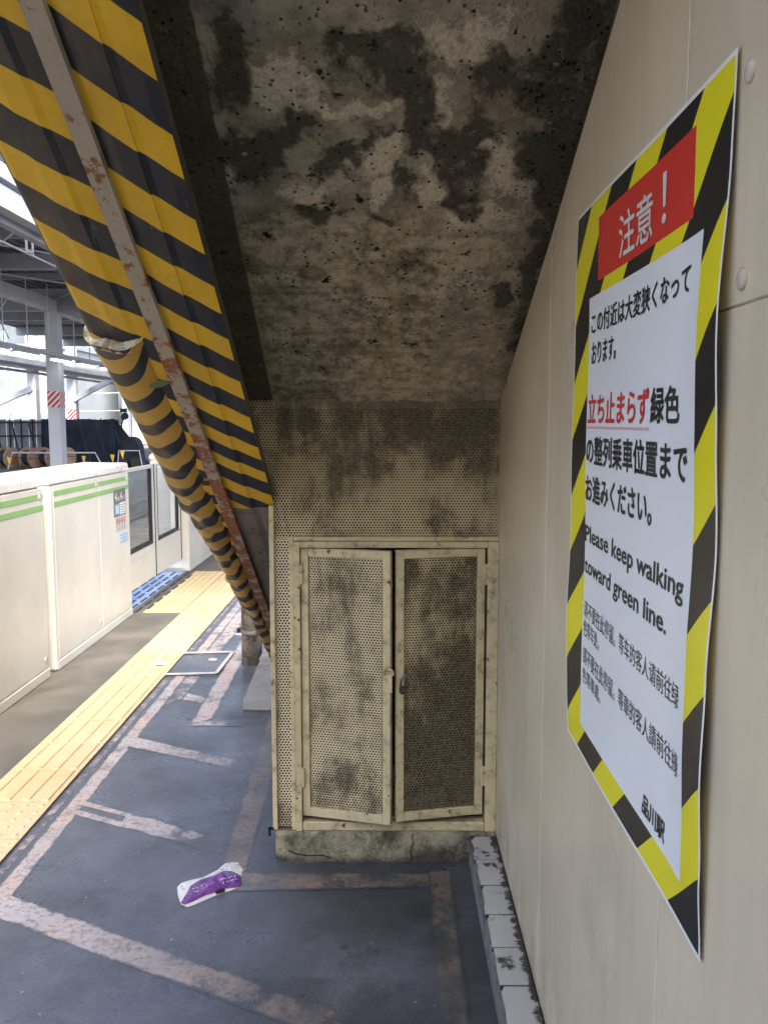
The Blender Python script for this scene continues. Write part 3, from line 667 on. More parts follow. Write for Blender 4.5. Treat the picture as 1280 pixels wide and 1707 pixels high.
# outer frame: flat angle with a raised inner lip
cf('frame_bar', -.323, -.308, PY - .012, PY + .03, .101, 1.097); cf('frame_bar', -.307, -.287, PY - .020, PY + .03, .101, 1.083)
cf('frame_bar', -.3068, .3595, PY - .011, PY + .03, 1.0845, 1.0975); cf('frame_bar', -.2865, .3225, PY - .0195, PY + .03, 1.063, 1.0835)
cf('frame_bar', .3235, .3595, PY - .020, PY + .03, .101, 1.0838)
cf('frame_bar', -.2865, .3230, PY - .018, PY + .03, .101, .133, bevel=.004)
# inside
m = MB(); m.box(-.374, .356, 3.32, 3.34, .0, 1.3); m.box(-.374, -.364, 2.79, 3.32, .0, 1.25); m.box(-.364, .356, 2.79, 3.32, .09, .10); m.go('cupboard_lining', 'dark_inside', cabi)
# leaves (built closed in local coordinates, then swung open a little)
def leaf(hx, sgn, z0, z1, width, ang, mat, wd=.026):
    d = bpy.data.objects.new('door', None); COL.objects.link(d); child(d, cabi); d.location = (hx, PY + .003, 0); d.rotation_euler = (0, 0, ang)
    def put(o): o.parent = d; o.matrix_parent_inverse = Matrix.Identity(4); return o
    X = lambda a, b: (min(sgn * a, sgn * b), max(sgn * a, sgn * b))
    def b(n, a0, a1, y0, y1, q0, q1, mt='cream', bev=.0015):
        xa, xb = X(a0, a1); return put(MB().box(xa, xb, y0, y1, q0, q1).go(n, mt, None, bevel=bev, seg=1))
    b('stile', 0, wd, -.012, .014, z0, z1); b('stile', width - wd, width, -.012, .014, z0, z1)
    b('rail', wd + .0004, width - wd - .0004, -.0115, .0135, z1 - wd, z1); b('rail', wd + .0004, width - wd - .0004, -.0115, .0135, z0, z0 + wd + .004, 'cream')
    xa, xb = X(wd - .004, width - wd + .004)
    put(perf('perforated_sheet', mat, None, xa, xb, z0 + wd - .004, z1 - wd + .004, -.004))
    for hz in (z0 + .10, z1 - .12): b('hinge', -.008, .010, -.022, -.0125, hz, hz + .07, 'cream', .003)
    return d, put, b
d1, put1, b1 = leaf(-.283, 1, .152, 1.0605, .302, -math.atan2(.072, .293), 'perf_l')
d2, put2, b2 = leaf(.314, -1, .158, 1.0605, .296, math.atan2(.060, .289), 'perf_r')
# hasp and padlock
b1('hasp_plate', .281, .309, -.017, -.0125, .600, .672, 'cream', .002)
m = MB(); pts = [(.298 + .016 * math.cos(t), -.020, .668 + .012 * math.sin(t)) for t in [k * math.pi / 8 for k in range(-2, 11)]]; m.tube(pts, .0035, 8); put1(m.go('hasp_loop', 'cream', None, smooth=True))
lock = thing('padlock', 'small dark rusty padlock hanging open on the cupboard hasp', 'padlock', (.05, 2.66, .60))
m = MB(); m.box(.036, .062, 2.652, 2.666, .600, .627); m.go('body', 'oldlock', lock, bevel=.004)
m = MB(); m.tube([(.074, 2.659, .646), (.066, 2.659, .660), (.052, 2.659, .660), (.043, 2.659, .648), (.040, 2.659, .626)], .004, 8); m.go('shackle', 'kerb_core', lock, smooth=True)
# plinth
def plpt():
    m = MB(); n = 26; rows = []
    for i in range(n + 1):
        x = -.378 + (.359 + .378) * i / n; w_ = .004 * mnoise.noise(Vector((x * 9, 0, 3)))
        chip = .018 if x < -.352 else 0
        rows.append([(x, 2.720 + w_ + chip, 0), (x, 2.722 + w_ * 2 + .006 * mnoise.noise(Vector((x * 22, 1, 0))) + chip * .6, .05), (x, 2.727 + w_ + chip * .3, .088 + .004 * mnoise.noise(Vector((x * 16, 5, 0)))), (x, 2.737, .1005), (x, 3.3, .1005)])
    vs = [q for r_ in rows for q in r_]; fs = [(i * 5 + k, i * 5 + 5 + k, i * 5 + 6 + k, i * 5 + 1 + k) for i in range(n) for k in range(4)]
    fs.append((0, 1, 2, 3, 4)); vs.append((-.378, 3.3, 0)); fs[-1] = (0, 1, 2, 3, 4, len(vs) - 1)
    m.add(vs, fs); return m
pl = plpt().go('concrete_plinth', 'plinth'); prop(pl, 'cracked mossy concrete plinth under the perforated cupboard', 'plinth')
def crack(pts, w_):
    m = MB()
    for a, b in zip(pts[:-1], pts[1:]): m.bar((a[0], 2.7185 + a[2], a[1]), (b[0], 2.7185 + b[2], b[1]), w_ * random.uniform(.6, 1.2), .004, up=(0, 1, 0))
    return m.go('crack', 'black', pl)
crack([(.085, .098, .006), (.078, .085, .003), (.086, .070, .001), (.076, .055, .0), (.074, .035, -.001), (.079, .012, -.002)], .0022)
crack([(-.335, .042, .0), (-.31, .030, -.001), (-.27, .024, -.002), (-.22, .026, -.002), (-.19, .016, -.002)], .002)
MB().box(-.402, -.394, 2.735, 2.742, .082, .112).go('metal_clip', 'black', cabi); MB().box(-.402, -.382, 2.735, 2.742, .104, .112).go('metal_clip', 'black', cabi)

# ================================================================== POSTER
PW, PH, PYL, PZT = .738, .994, 1.652, 1.850
def lerp_tab(tab, v):
    for a, b in zip(tab[:-1], tab[1:]):
        if v <= b[0]:
            t = (v - a[0]) / (b[0] - a[0]); t = t * t * (3 - 2 * t); return a[1] + (b[1] - a[1]) * t
    return tab[-1][1]
RE = [(0, .0), (.1, .002), (.28, .0085), (.40, .006), (.53, .002), (.67, .007), (.79, .011), (.9, .007), (1, .001)]
LE = [(0, 0), (.4, .001), (.55, .001), (.75, .006), (.9, .003), (1, .0)]
def lift(u, v):
    r_ = max(0, (u - .80) / .2); r_ = r_ * r_ * (3 - 2 * r_); l_ = max(0, (.16 - u) / .16); l_ = l_ * l_ * (3 - 2 * l_)
    return .0035 + lerp_tab(RE, v) * r_ + lerp_tab(LE, v) * l_ + .0012 * math.sin(u * 7 + v * 5) + .0010 * math.sin(v * 17 + u * 3)
def ppt(u, v, off=0): return (WX - lift(u, v) - off, PYL - u * PW, PZT - v * PH)
poster = thing('warning_poster', 'large white warning poster with yellow and black striped border on the beige wall', 'poster', (WX, 1.28, 1.35))
grid('sheet', lambda u, v: ppt(u, v), 60, 80, 'poster', poster)
def pt(body, box, mat='ink', bold=.012):
    # weight comes from overlaid copies of the glyphs a hair apart, joined into one line of lettering
    o = text_fit(body, 0, box, lambda a, b: ppt(a, b, .0009), 'lettering', mat, poster, cuts=.02)
    if bold > 0:
        w_ = bold * .075; bm = bmesh.new()
        for k, (da, db) in enumerate(((0, 0), (-w_, 0), (w_, 0), (0, w_ * .6), (0, -w_ * .6))):
            q = text_fit(body, 0, (box[0] + da, box[1] + da, box[2] + db, box[3] + db), lambda a, b: ppt(a, b, .0008 + .00008 * k), 'tmp', mat, poster, cuts=.02)
            bm.from_mesh(q.data); bpy.data.objects.remove(q)
        bm.to_mesh(o.data); bm.free()
    return o
pt('注意', (.405, .625, .066, .131), 'ink_white', .018); pt('！', (.680, .703, .060, .124), 'ink_white', .014)
pt('この付近は大変狭くなって', (.178, .848, .1935, .230), 'ink', .014); pt('おります。', (.186, .395, .245, .283), 'ink', .014)
pt('立ち止まらず', (.168, .648, .335, .385), 'ink_red', .026); pt('緑色', (.662, .820, .337, .384), 'ink', .026)
pt('の整列乗車位置まで', (.162, .866, .408, .457), 'ink', .026); pt('お進みください。', (.158, .682, .478, .524), 'ink', .026)
pt('Please keep walking', (.158, .868, .569, .607), 'ink', .016); pt('toward green line.', (.160, .790, .627, .664), 'ink', .016)
pt('请不要在此停留。等车的客人请前往绿', (.168, .870, .705, .736), 'ink', -.004); pt('色等车处。', (.170, .330, .741, .771), 'ink', -.004)
pt('請不要在此停留。等車的客人請前往綠', (.174, .876, .790, .822), 'ink', -.004); pt('色等車處。', (.174, .357, .829, .857), 'ink', -.004)
pt('品川駅', (.682, .808, .903, .931), 'ink', .016)
m = MB(); n = 66
for i in range(n):
    a0, a1 = .164 + .494 * i / n, .164 + .494 * (i + 1) / n; b0, b1 = (.390, .394) if i % 2 else (.394, .390)
    m.add([ppt(a0, b0, .0009), ppt(a1, b1, .0009), ppt(a1, b1 + .0012, .0009), ppt(a0, b0 + .0012, .0009)], [(0, 1, 2, 3)])
m.go('wavy_underline', 'ink_red', poster)

# ================================================================== LITTER
lit = thing('packet', 'crumpled purple and white plastic packet lying on the platform floor', 'litter', (-.56, 2.57, 0))
def lp(px, py):  # local trace of the packet, metres on the floor
    return px, py
out = [(-.668, 2.560), (-.660, 2.585), (-.640, 2.600), (-.600, 2.618), (-.560, 2.665), (-.545, 2.705), (-.525, 2.716), (-.503, 2.714), (-.478, 2.665), (-.470, 2.570), (-.476, 2.555), (-.486, 2.545), (-.510, 2.528), (-.545, 2.505), (-.590, 2.462), (-.610, 2.448), (-.632, 2.462), (-.655, 2.515)]
c_in = (-.56, 2.575)
def fan(pts, zf, name, mat, par, rings=7):
    vs = []; fs = []; n = len(pts); cx = sum(q[0] for q in pts) / n; cy = sum(q[1] for q in pts) / n
    for r_ in range(rings):
        t = 1 - r_ / rings
        for q in pts: x = cx + (q[0] - cx) * t; y = cy + (q[1] - cy) * t; vs.append((x, y, zf(x, y, 1 - t)))
    vs.append((cx, cy, zf(cx, cy, 1))); 
    for r_ in range(rings - 1):
        for i in range(n): fs.append((r_ * n + i, r_ * n + (i + 1) % n, (r_ + 1) * n + (i + 1) % n, (r_ + 1) * n + i))
    for i in range(n): fs.append(((rings - 1) * n + i, (rings - 1) * n + (i + 1) % n, len(vs) - 1))
    return link(name, vs, fs, mat, par, False)
wr = lambda x, y, k: mnoise.noise(Vector((x * 28, y * 28, k)))
fan(out, lambda x, y, t: .0012 + .004 * min(1, t * 4) + .004 * wr(x, y, 1) * min(1, t * 3), 'wrapper', 'packet', lit)
pur = [(-.634, 2.462), (-.628, 2.520), (-.626, 2.560), (-.606, 2.592), (-.565, 2.618), (-.535, 2.652), (-.512, 2.650), (-.478, 2.622), (-.469, 2.572), (-.478, 2.555), (-.500, 2.548), (-.530, 2.535), (-.570, 2.502), (-.600, 2.470), (-.622, 2.455)]
fan(pur, lambda x, y, t: .006 + .008 * min(1, t * 3) ** .6 + .016 * (abs(wr(x * .9 + y * .8, y * .5, 4)) - .2) * min(1, t * 4), 'folded_print', 'purple', lit, 9)
from mathutils.bvhtree import BVHTree
bpy.context.view_layer.update()
def zof(o, x, y):
    h_ = BV.ray_cast(Vector((x, y, 1)), Vector((0, 0, -1))); return h_[0].z if h_[0] else .02
fp = [o for o in lit.children if o.name.startswith('folded_print')][0]
BV = BVHTree.FromPolygons([v.co for v in fp.data.vertices], [tuple(q.vertices) for q in fp.data.polygons])
k = 0
for (cx, cy) in ((-.610, 2.530), (-.530, 2.582)):
    for i in range(4):
        for j in range(2):
            x, y = cx + i * .012 + j * .006 + random.uniform(-.002, .002), cy + i * .008 - j * .017 + random.uniform(-.002, .002); sx = random.uniform(.0022, .005); sy = random.uniform(.003, .0065)
            th_ = random.choice((.6, .6, 2.1, 1.3)); L_ = random.uniform(.004, .008); W_ = .0017; dx_, dy_ = math.cos(th_), math.sin(th_)
            c4_ = [(x - dx_ * L_ + dy_ * W_, y - dy_ * L_ - dx_ * W_), (x + dx_ * L_ + dy_ * W_, y + dy_ * L_ - dx_ * W_), (x + dx_ * L_ - dy_ * W_, y + dy_ * L_ + dx_ * W_), (x - dx_ * L_ - dy_ * W_, y - dy_ * L_ + dx_ * W_)]
            link('printed_character', [(a, b, zof(fp, a, b) + .0009) for a, b in c4_], [(0, 1, 2, 3)], 'packet', fp)
for (cx, cy) in ((-.655, 2.545), (-.645, 2.53), (-.53, 2.69), (-.515, 2.695), (-.535, 2.67), (-.50, 2.68), (-.545, 2.65)):
    link('printed_mark', [(cx, cy, .0098), (cx + .008, cy + .003, .0098), (cx + .007, cy + .007, .0098), (cx - .001, cy + .004, .0098)], [(0, 1, 2, 3)], 'sign_grey', lit)
MB().tube([(-.535, 2.512, .012), (-.512, 2.527, .012)], .006, 8).go('dark_seal', 'black', lit)

# ================================================================== PLATFORM SCREEN DOORS
FX = -1.95
def housing(y0, y1, splits, label, grp, zt=1.165, sign=False):
    t = thing('screen_door_housing', label, 'platform door', (FX - .17, (y0 + y1) / 2, 0), grp)
    x0 = FX - .36
    MB().box(x0, FX - .012, y0 + .004, y1 - .004, .03, zt - .06).go('casing', 'psd', t, bevel=.012)
    m = MB(); m.prism([(x0 - .005, y0, zt - .058), (FX, y0, zt - .058), (FX, y0, zt - .012), (FX - .016, y0, zt), (x0 + .03, y0, zt + .004), (x0 - .005, y0, zt - .02)], (0, y1 - y0, 0)); m.go('top_cap', 'psd_top', t, bevel=.004)
    MB().box(x0, FX + .004, y0 + .03, y1 - .004, .006, .062).go('skirting', 'psd', t, bevel=.004)
    MB().box(FX - .06, FX + .002, y0 + .002, y0 + .055, .008, zt - .0605).go('corner_post', 'psd', t, bevel=.010)
    ys = [y0 + .058] + splits + [y1 - .004]
    for a, b in zip(ys[:-1], ys[1:]):
        pn = MB().box(FX - .0115, FX, a + .002, b - .002, .066, zt - .066).go('front_panel', 'psd', t, bevel=.003)
        for zz in (zt - .098, zt - .162):
            MB().box(FX + .0004, FX + .0016, a + .003, b - .003, zz - .031, zz).go('green_stripe', 'green', pn)
        for zz in (zt - .115, .12):
            MB().tube([(FX, b - .05, zz), (FX + .006, b - .05, zz)], .016, 12).go('lock', 'hatch_steel', pn)
    if sign:
        s0, s1 = 6.02, 6.29
        sg = MB().box(FX + .0004, FX + .003, s0, s1, .79, .985).go('car_number_sign', 'sign_grey', t)
        f = lambda a, b: (FX + .0038, a, b)
        def tx(body, y0_, y1_, z0_, z1_, mat='ink_white', bold=.02): return text_fit(body, bold, (y0_, y1_, -z1_, -z0_), lambda a, b: (FX + .0038, a, -b), 'lettering', mat, sg)
        tx('4', s0 + .02, s0 + .065, .90, .965); tx('号車', s0 + .07, s0 + .125, .90, .93); tx('4', s0 + .14, s0 + .185, .90, .965); tx('ドア', s0 + .19, s0 + .25, .90, .93)
        MB().box(FX + .0031, FX + .0042, s0 + .02, s0 + .12, .80, .885).go('blue_panel', 'sign_blue', sg); MB().box(FX + .0031, FX + .0042, s0 + .13, s0 + .255, .80, .885).go('white_panel', 'white', sg)
        for k in range(2): MB().box(FX + .0043, FX + .0048, s0 + .035 + .04 * k, s0 + .055 + .04 * k, .812, .872).go('pictogram', 'white', sg)
        for k in range(4): MB().box(FX + .0043, FX + .0048, s0 + .14, s0 + .245, .812 + .018 * k, .817 + .018 * k).go('text_line', 'sign_grey', sg)
        for k in range(4):
            yc = s0 + .065 + .057 * k; m = MB(); n = 16; vs = []
            for r_ in (.021, .015):
                for q in range(n): vs.append((FX + .002, yc + r_ * math.cos(2 * math.pi * q / n), .755 + r_ * math.sin(2 * math.pi * q / n)))
            m.add(vs, [(q, (q + 1) % n, n + (q + 1) % n, n + q) for q in range(n)]); m.bar((FX + .002, yc - .012, .767), (FX + .002, yc + .012, .743), .005, .001, up=(1, 0, 0))
            m.go('prohibition_symbol', 'red', t)
            m = MB()
            for j in range(4): m.box(FX + .0004, FX + .0018, yc - .018, yc + .014 - .004 * (j % 2), .722 - .013 * j, .727 - .013 * j)
            m.go('caption_lines', 'sign_grey', t)
        pl_ = MB().box(FX + .0004, FX + .003, 6.14, 6.31, .592, .648).go('blue_plate', 'sign_blue', t); MB().box(FX + .0031, FX + .004, 6.15, 6.30, .600, .640).go('plate_face', 'white', pl_)
        m = MB()
        for k in range(6): m.box(FX + .0041, FX + .0046, 6.16 + .022 * k, 6.173 + .022 * k, .606, .634)
        m.go('plate_characters', 'sign_blue', pl_)
    return t
GRP = 'platform screen door housings'
housing(2.85, 4.79, [3.8], 'cream platform door housing nearest the camera with green stripes, cut by the photo edge', GRP)
housing(4.88, 6.385, [5.72], 'cream platform door housing with green stripes and grey number sign', GRP, sign=True)
housing(8.25, 10.3, [9.3], 'cream platform door housing beyond the glass doors, partly behind striped stringer', GRP)
def pdoor(y0, y1, label):
    t = thing('platform_door', label, 'door', (-2.02, (y0 + y1) / 2, .1), 'sliding platform doors')
    x0, x1 = -2.055, -2.02; zb, zt = .135, 1.105; gb_, gt = .445, 1.065; st = .075
    MB().box(x0, x1, y0, y1, zb, gb_ - .016).go('lower_panel', 'psd', t, bevel=.004)
    MB().box(x0, x1, y0, y0 + st, gb_ - .015, zt).go('stile', 'psd', t, bevel=.003); MB().box(x0, x1, y1 - st, y1, gb_ - .015, zt).go('stile', 'psd', t, bevel=.003)
    MB().box(x0 + .001, x1 - .001, y0 + st + .0005, y1 - st - .0005, gt + .012, zt).go('top_rail', 'psd', t)
    MB().box(-2.042, -2.034, y0 + st + .008, y1 - st - .008, gb_ + .006, gt).go('pane', 'glass', t)
    m = MB(); m.box(x0 + .004, x1 + .002, y0 + st + .0005, y0 + st + .014, gb_ - .014, gt + .011); m.box(x0 + .004, x1 + .002, y1 - st - .022, y1 - st - .0005, gb_ - .014, gt + .011)
    m.box(x0 + .004, x1 + .002, y0 + st + .0145, y1 - st - .0225, gb_ - .014, gb_ + .014); m.go('gasket', 'black', t)
    MB().box(x0 - .002, x1 + .003, y1 + .0005, y1 + .018, zb, zt).go('edge_seal', 'black', t)
    MB().box(x1, x1 + .0015, y0 + .004, y1 - .004, gb_ - .072, gb_ - .068).go('trim_line', 'hatch_steel', t)
pdoor(6.40, 7.325, 'left sliding glass platform door next to the numbered housing')
pdoor(7.345, 8.235, 'right sliding glass platform door partly hidden by the striped stringer')

# ================================================================== FAR PLATFORM
def column(x, y, w, d, z1, label, zw0, zw1):
    t = thing('steel_column', label, 'column', (x, y, 0), 'white steel canopy columns')
    MB().box(x - w / 2, x + w / 2, y - d / 2, y + d / 2, -1.05, z1).go('shaft', 'bgwhite', t, bevel=.01)
    wr_ = MB().box(x - w / 2 - .006, x + w / 2 + .006, y - d / 2 - .006, y + d / 2 + .006, zw0, zw1).go('warning_wrap', 'white', t)
    hh = zw1 - zw0; n = 4
    def stripe(face, a0, a1, b0, b1):
        # diagonal red bands clipped to the wrap face
        st_ = []
        per = hh / 2.6
        for k in range(-8, 8):
            poly = []
            o_ = k * per
            # band: b = a*1.0 + o .. + per*.55
            ww = a1 - a0
            pts = []
            for s_ in range(13):
                a = a0 + ww * s_ / 12; lo = b0 + (a - a0) * 1.0 + o_; hi = lo + per * .56
                pts.append((a, max(b0, min(b1, lo)), max(b0, min(b1, hi))))
            m = MB(); any_ = False
            for p_, q_ in zip(pts[:-1], pts[1:]):
                if p_[2] - p_[1] > .001 or q_[2] - q_[1] > .001:
                    any_ = True; m.add([face(p_[0], p_[1]), face(q_[0], q_[1]), face(q_[0], q_[2]), face(p_[0], p_[2])], [(0, 1, 2, 3)])
            if any_: m.go('red_band', 'red', wr_)
    stripe(lambda a, b: (x + a, y - d / 2 - .009, b), -w / 2, w / 2, zw0, zw1)
    stripe(lambda a, b: (x + w / 2 + .009, y + a, b), -d / 2, d / 2, zw0, zw1)
    return t
column(-9.745, 25.2, .36, .40, 4.65, 'tall white steel column with red striped wrap on the far platform', 1.887, 2.355)
column(-16.6, 45.2, .45, .45, 6, 'distant white column with small red striped wrap, right of the tall one', 1.6, 2.12)
column(-16.6, 40.2, .40, .45, 6, 'distant white column standing left of the tall striped column', 1.0, 1.4)
# canopy roof
roof = thing('far_canopy', 'dark platform canopy roof with pale steel beams over the far platform', 'roof', (-10, 25, 5))
m = MB(); x = -15.0; k = 0
while x < -5.2:
    m.add([(x, 6, 5.35 + (x + 10) * .02), (x + .12, 6, 5.35 + (x + 10) * .02), (x + .12, 70, 5.35 + (x + 10) * .02), (x, 70, 5.35 + (x + 10) * .02)], [(0, 1, 2, 3)])
    m.add([(x + .12, 6, 5.35 + (x + 10) * .02), (x + .14, 6, 5.41 + (x + 10) * .02), (x + .14, 70, 5.41 + (x + 10) * .02), (x + .12, 70, 5.35 + (x + 10) * .02)], [(0, 1, 2, 3)])
    m.add([(x + .14, 6, 5.41 + (x + 10) * .02), (x + .25, 6, 5.41 + (x + 10) * .02), (x + .25, 70, 5.41 + (x + 10) * .02), (x + .14, 70, 5.41 + (x + 10) * .02)], [(0, 1, 2, 3)])
    x += .25
m.go('roof_sheet', 'roofdark', roof)
MB().box(-15, -5, 6, 70, 5.6, 5.66).go('roof_deck', 'roofdark', roof)
for y in (10, 15, 20, 25.2, 30, 35, 40, 46, 52, 58, 64):
    MB().box(-15, -5.1, y - .15, y + .15, 4.95 if y != 25.2 else 4.66, 5.28).go('cross_beam', 'bggrey', roof)
for y in (12.5, 17.5, 22.5, 27.5, 32.5): MB().box(-15, -5.1, y - .05, y + .05, 5.12, 5.28).go('purlin', 'bggrey', roof)
MB().box(-9.93, -9.56, 6, 70, 4.65, 4.949).go('main_girder', 'bgwhite', roof)
MB().box(-5.15, -4.95, 6, 70, 4.22, 4.50).go('fascia', 'bgwhite', roof)
MB().box(-5.05, -4.90, 6, 70, 4.56, 4.75).go('gutter', 'bgwhite', roof); MB().box(-5.3, -5.16, 6, 70, 4.12, 4.26).go('fascia_flange', 'bggrey', roof)
for (a, b) in (((-9.6, 15, 5.0), (-6, 20, 5.0)), ((-6, 15, 5.0), (-9.6, 20, 5.0)), ((-9.6, 20, 4.95), (-6, 25, 4.95)), ((-6, 20, 4.95), (-9.6, 25, 4.95))):
    MB().bar(a, b, .03).go('wind_brace', 'bgwhite', roof)
for i, (x, z, y1) in enumerate(((-6.0, 4.62, 40), (-6.0, 4.545, 40), (-6.0, 4.255, 45))):
    o = MB().tube([(x, 9, z), (x, y1, z)], .026 if i < 2 else .02, 8).go('conduit_pipe', 'bgwhite'); prop(o, ['upper white conduit pipe under the far canopy edge', 'second white conduit pipe just below the uppermost one', 'lowest thin white conduit pipe with bracket under the canopy'][i], 'pipe', 'conduit pipes under the canopy')
br = MB(); br.bar((-6, 14.5, 4.54), (-6, 14.5, 4.26), .03); br.bar((-6, 14.75, 4.54), (-6, 14.75, 4.26), .03); br.bar((-6, 14.5, 4.30), (-6, 14.75, 4.30), .03); o = br.go('pipe_bracket', 'bgwhite'); prop(o, 'small white bracket joining the conduit pipes', 'bracket')
# lamp tray
tray = thing('lamp_tray', 'long suspended white cable tray with rods over the far platform', 'cable tray', (-9.3, 25, 3.3))
MB().box(-9.40, -9.20, 8, 60, 3.30, 3.36).go('channel', 'bgwhite', tray); MB().box(-9.42, -9.40, 8, 60, 3.30, 3.42).go('channel_side', 'bgwhite', tray)
for y in (20.9, 22.3, 23.7, 25.6, 26.9, 28.3, 30, 32): MB().tube([(-9.3, y, 3.36), (-9.3, y, 5.2)], .014, 6).go('hanger_rod', 'bgwhite', tray)
MB().bar((-9.3, 19.9, 3.5), (-9.3, 21.4, 4.6), .02).go('cross_wire', 'bgwhite', tray); MB().bar((-9.3, 21.2, 3.5), (-9.3, 19.9, 4.6), .02).go('cross_wire', 'bgwhite', tray)
for i, y in enumerate((18.0, 19.75, 21.55, 23.9, 25.9, 28.0, 30.2)):
    t = thing('tube_lamp', ['%s lit white tube lamp hanging under the suspended cable tray' % q for q in ('hidden nearest', 'leftmost', 'second', 'third', 'fourth', 'fifth', 'farthest')][i], 'lamp', (-9.3, y, 3.2), 'tube lamps under the cable tray')
    MB().box(-9.38, -9.22, y - .02, y + 1.30, 3.21, 3.295).go('lamp_body', 'bgwhite', t); MB().box(-9.37, -9.23, y + .02, y + 1.26, 3.165, 3.2095).go('tube', 'lamp', t)
for i, (x, z) in enumerate(((-12.2, 3.3), (-15.5, 3.55))):
    o = MB().box(x - .1, x + .1, 12, 66, z, z + .10).go('cable_tray', 'bggrey'); prop(o, ['grey cable tray behind the lamp tray', 'farthest grey cable tray near the distant columns'][i], 'cable tray', 'far cable trays')
o = MB().box(-16.9, -16.3, 12, 70, 3.9, 4.3).go('far_girder', 'bggrey'); prop(o, 'distant grey girder carried by the far columns', 'girder')
MB_ = MB(); MB_.bar((-16.5, 45, 2.6), (-13.6, 45, 4.1), .25); o = MB_.go('diagonal_brace', 'bggrey'); prop(o, 'diagonal grey strut rising right from the distant column', 'strut')
MB_ = MB(); MB_.bar((-16.6, 40, 3.0), (-18.5, 40, 2.2), .25); o = MB_.go('diagonal_brace', 'bggrey'); prop(o, 'diagonal grey strut at the left photo edge', 'strut')
o = MB().box(-15.3, -14.75, 30, 30.5, 2.95, 3.45).go('loudspeaker', 'bgwhite', bevel=.08); prop(o, 'small white box loudspeaker under the far canopy', 'loudspeaker')
# fence
fence = thing('site_fence', 'dark netted sheet metal site fence with diagonal props on the far platform', 'fence', (-11, 28.5, 0))
k = 0; x = -14.2
while x < -9.0:
    MB().box(x, x + .235, 28.45, 28.47, 0, 1.52 + .03 * (k % 2)).go('sheet', 'fence' if x < -11.45 else 'net', fence); x += .25; k += 1
for z in (.55, 1.0, 1.45): MB().tube([(-14.2, 28.40, z), (-9.0, 28.40, z)], .024, 6).go('rail_tube', 'net', fence)
for i in range(14): MB().tube([(-14.1 + .38 * i, 28.42, 0), (-14.1 + .38 * i, 28.42, 1.58)], .02, 6).go('post', 'net', fence)
for i in range(9): MB().bar((-13.6 + .56 * i, 28.36, 1.45), (-12.9 + .56 * i, 27.4, .02), .045).go('prop', 'net', fence)
grid('net_sheet', lambda u, v: (-11.5 + 2.48 * u, 28.33 + .05 * math.sin(u * 31) + .03 * math.sin(v * 9 + u * 7), .05 + v * 1.50 + .012 * math.sin(u * 14)), 60, 10, 'net', fence)
grid('net_sheet', lambda u, v: (-9.0 + 1.1 * u * (1 - v), 28.3 + .02 * math.sin(u * 20), .05 + v * 1.5), 8, 8, 'net', fence)
for i, (x, y) in enumerate(((-12.05, 27.0), (-11.30, 27.0), (-10.80, 27.1), (-10.35, 27.2))):
    t = thing('cable_drum', ['leftmost wooden cable drum with black cable, in front of the fence', 'second wooden cable drum from the left by the fence', 'third wooden cable drum, beside the tall column', 'wooden cable drum half hidden by the tall column'][i], 'cable drum', (x, y, 0), 'cable drums by the fence')
    a = R(25)
    dx, dy = math.cos(a), -math.sin(a)
    for s_ in (-1, 1):
        c = Vector((x + s_ * .19 * dx, y + s_ * .19 * dy, .33)); n = Vector((dx, dy, 0)); m = MB(); m.tube([c - n * .02, c + n * .02], .33, 22); m.go('flange_disc', 'drum', t)
    m = MB(); m.tube([Vector((x - .17 * dx, y - .17 * dy, .33)), Vector((x + .17 * dx, y + .17 * dy, .33))], .24, 18); m.go('cable_coil', 'net', t)
gr = thing('guard_rail', 'thin white tubular guard rail in front of the cable drums', 'railing', (-10.5, 26, 0))
MB().tube([(-11.7, 26.2, .02), (-11.55, 26.2, .52), (-9.0, 26.2, .52), (-8.75, 26.2, .02)], .025, 8).go('rail_tube', 'bgwhite', gr)
for i, (x, y, z) in enumerate(((-11.35, 25.5, .42), (-9.15, 25.6, .46), (-8.25, 25.5, .50), (-7.95, 25.5, .62), (-11.95, 25.5, .30))):
    m = MB(); m.add([(x - .07, y, z), (x + .07, y, z - .02), (x + .01, y, z - .26), (x - .07, y + .006, z), (x + .07, y + .006, z - .02), (x + .01, y + .006, z - .26)], [(0, 1, 2), (5, 4, 3), (0, 3, 4, 1), (1, 4, 5, 2), (2, 5, 3, 0)])
    o = m.go('pennant', 'yellowflag'); prop(o, ['yellow pennant hanging left of the cable drums', 'yellow pennant right of the tall column', 'yellow pennant left in front of the dark machine', 'yellow pennant right in front of the dark machine', 'yellow pennant at far left above the housing'][i], 'flag', 'yellow pennants on the rope')
o = MB().tube([(-12.6, 25.55, .22), (-11.95, 25.55, .30), (-11.35, 25.55, .42), (-10.4, 25.55, .36), (-9.15, 25.55, .46), (-8.25, 25.55, .50), (-7.95, 25.55, .62), (-7.2, 25.55, .8)], .008, 5).go('pennant_rope', 'black'); prop(o, 'thin rope carrying the yellow pennants', 'rope')
mc = thing('site_machine', 'dark tarpaulin covered site machine right of the netted fence', 'machine', (-8.2, 27.5, 0))
m = MB(); m.prism([(-8.62, 27.4, 0), (-7.95, 27.4, 0), (-8.0, 27.4, .45), (-8.05, 27.4, .78), (-8.2, 27.4, .98), (-8.42, 27.4, .98), (-8.55, 27.4, .80), (-8.56, 27.4, .45)], (0, .7, 0)); m.go('covered_body', 'net', mc, bevel=.05)
for x in (-8.5, -8.1): MB().tube([(x, 27.3, .17), (x, 27.38, .17)], .17, 14).go('wheel', 'black', mc)
MB().tube([(-8.66, 27.25, 0), (-8.60, 27.25, .55), (-7.95, 27.25, .55), (-7.85, 27.25, 0)], .02, 6).go('hand_rail', 'bgwhite', mc)
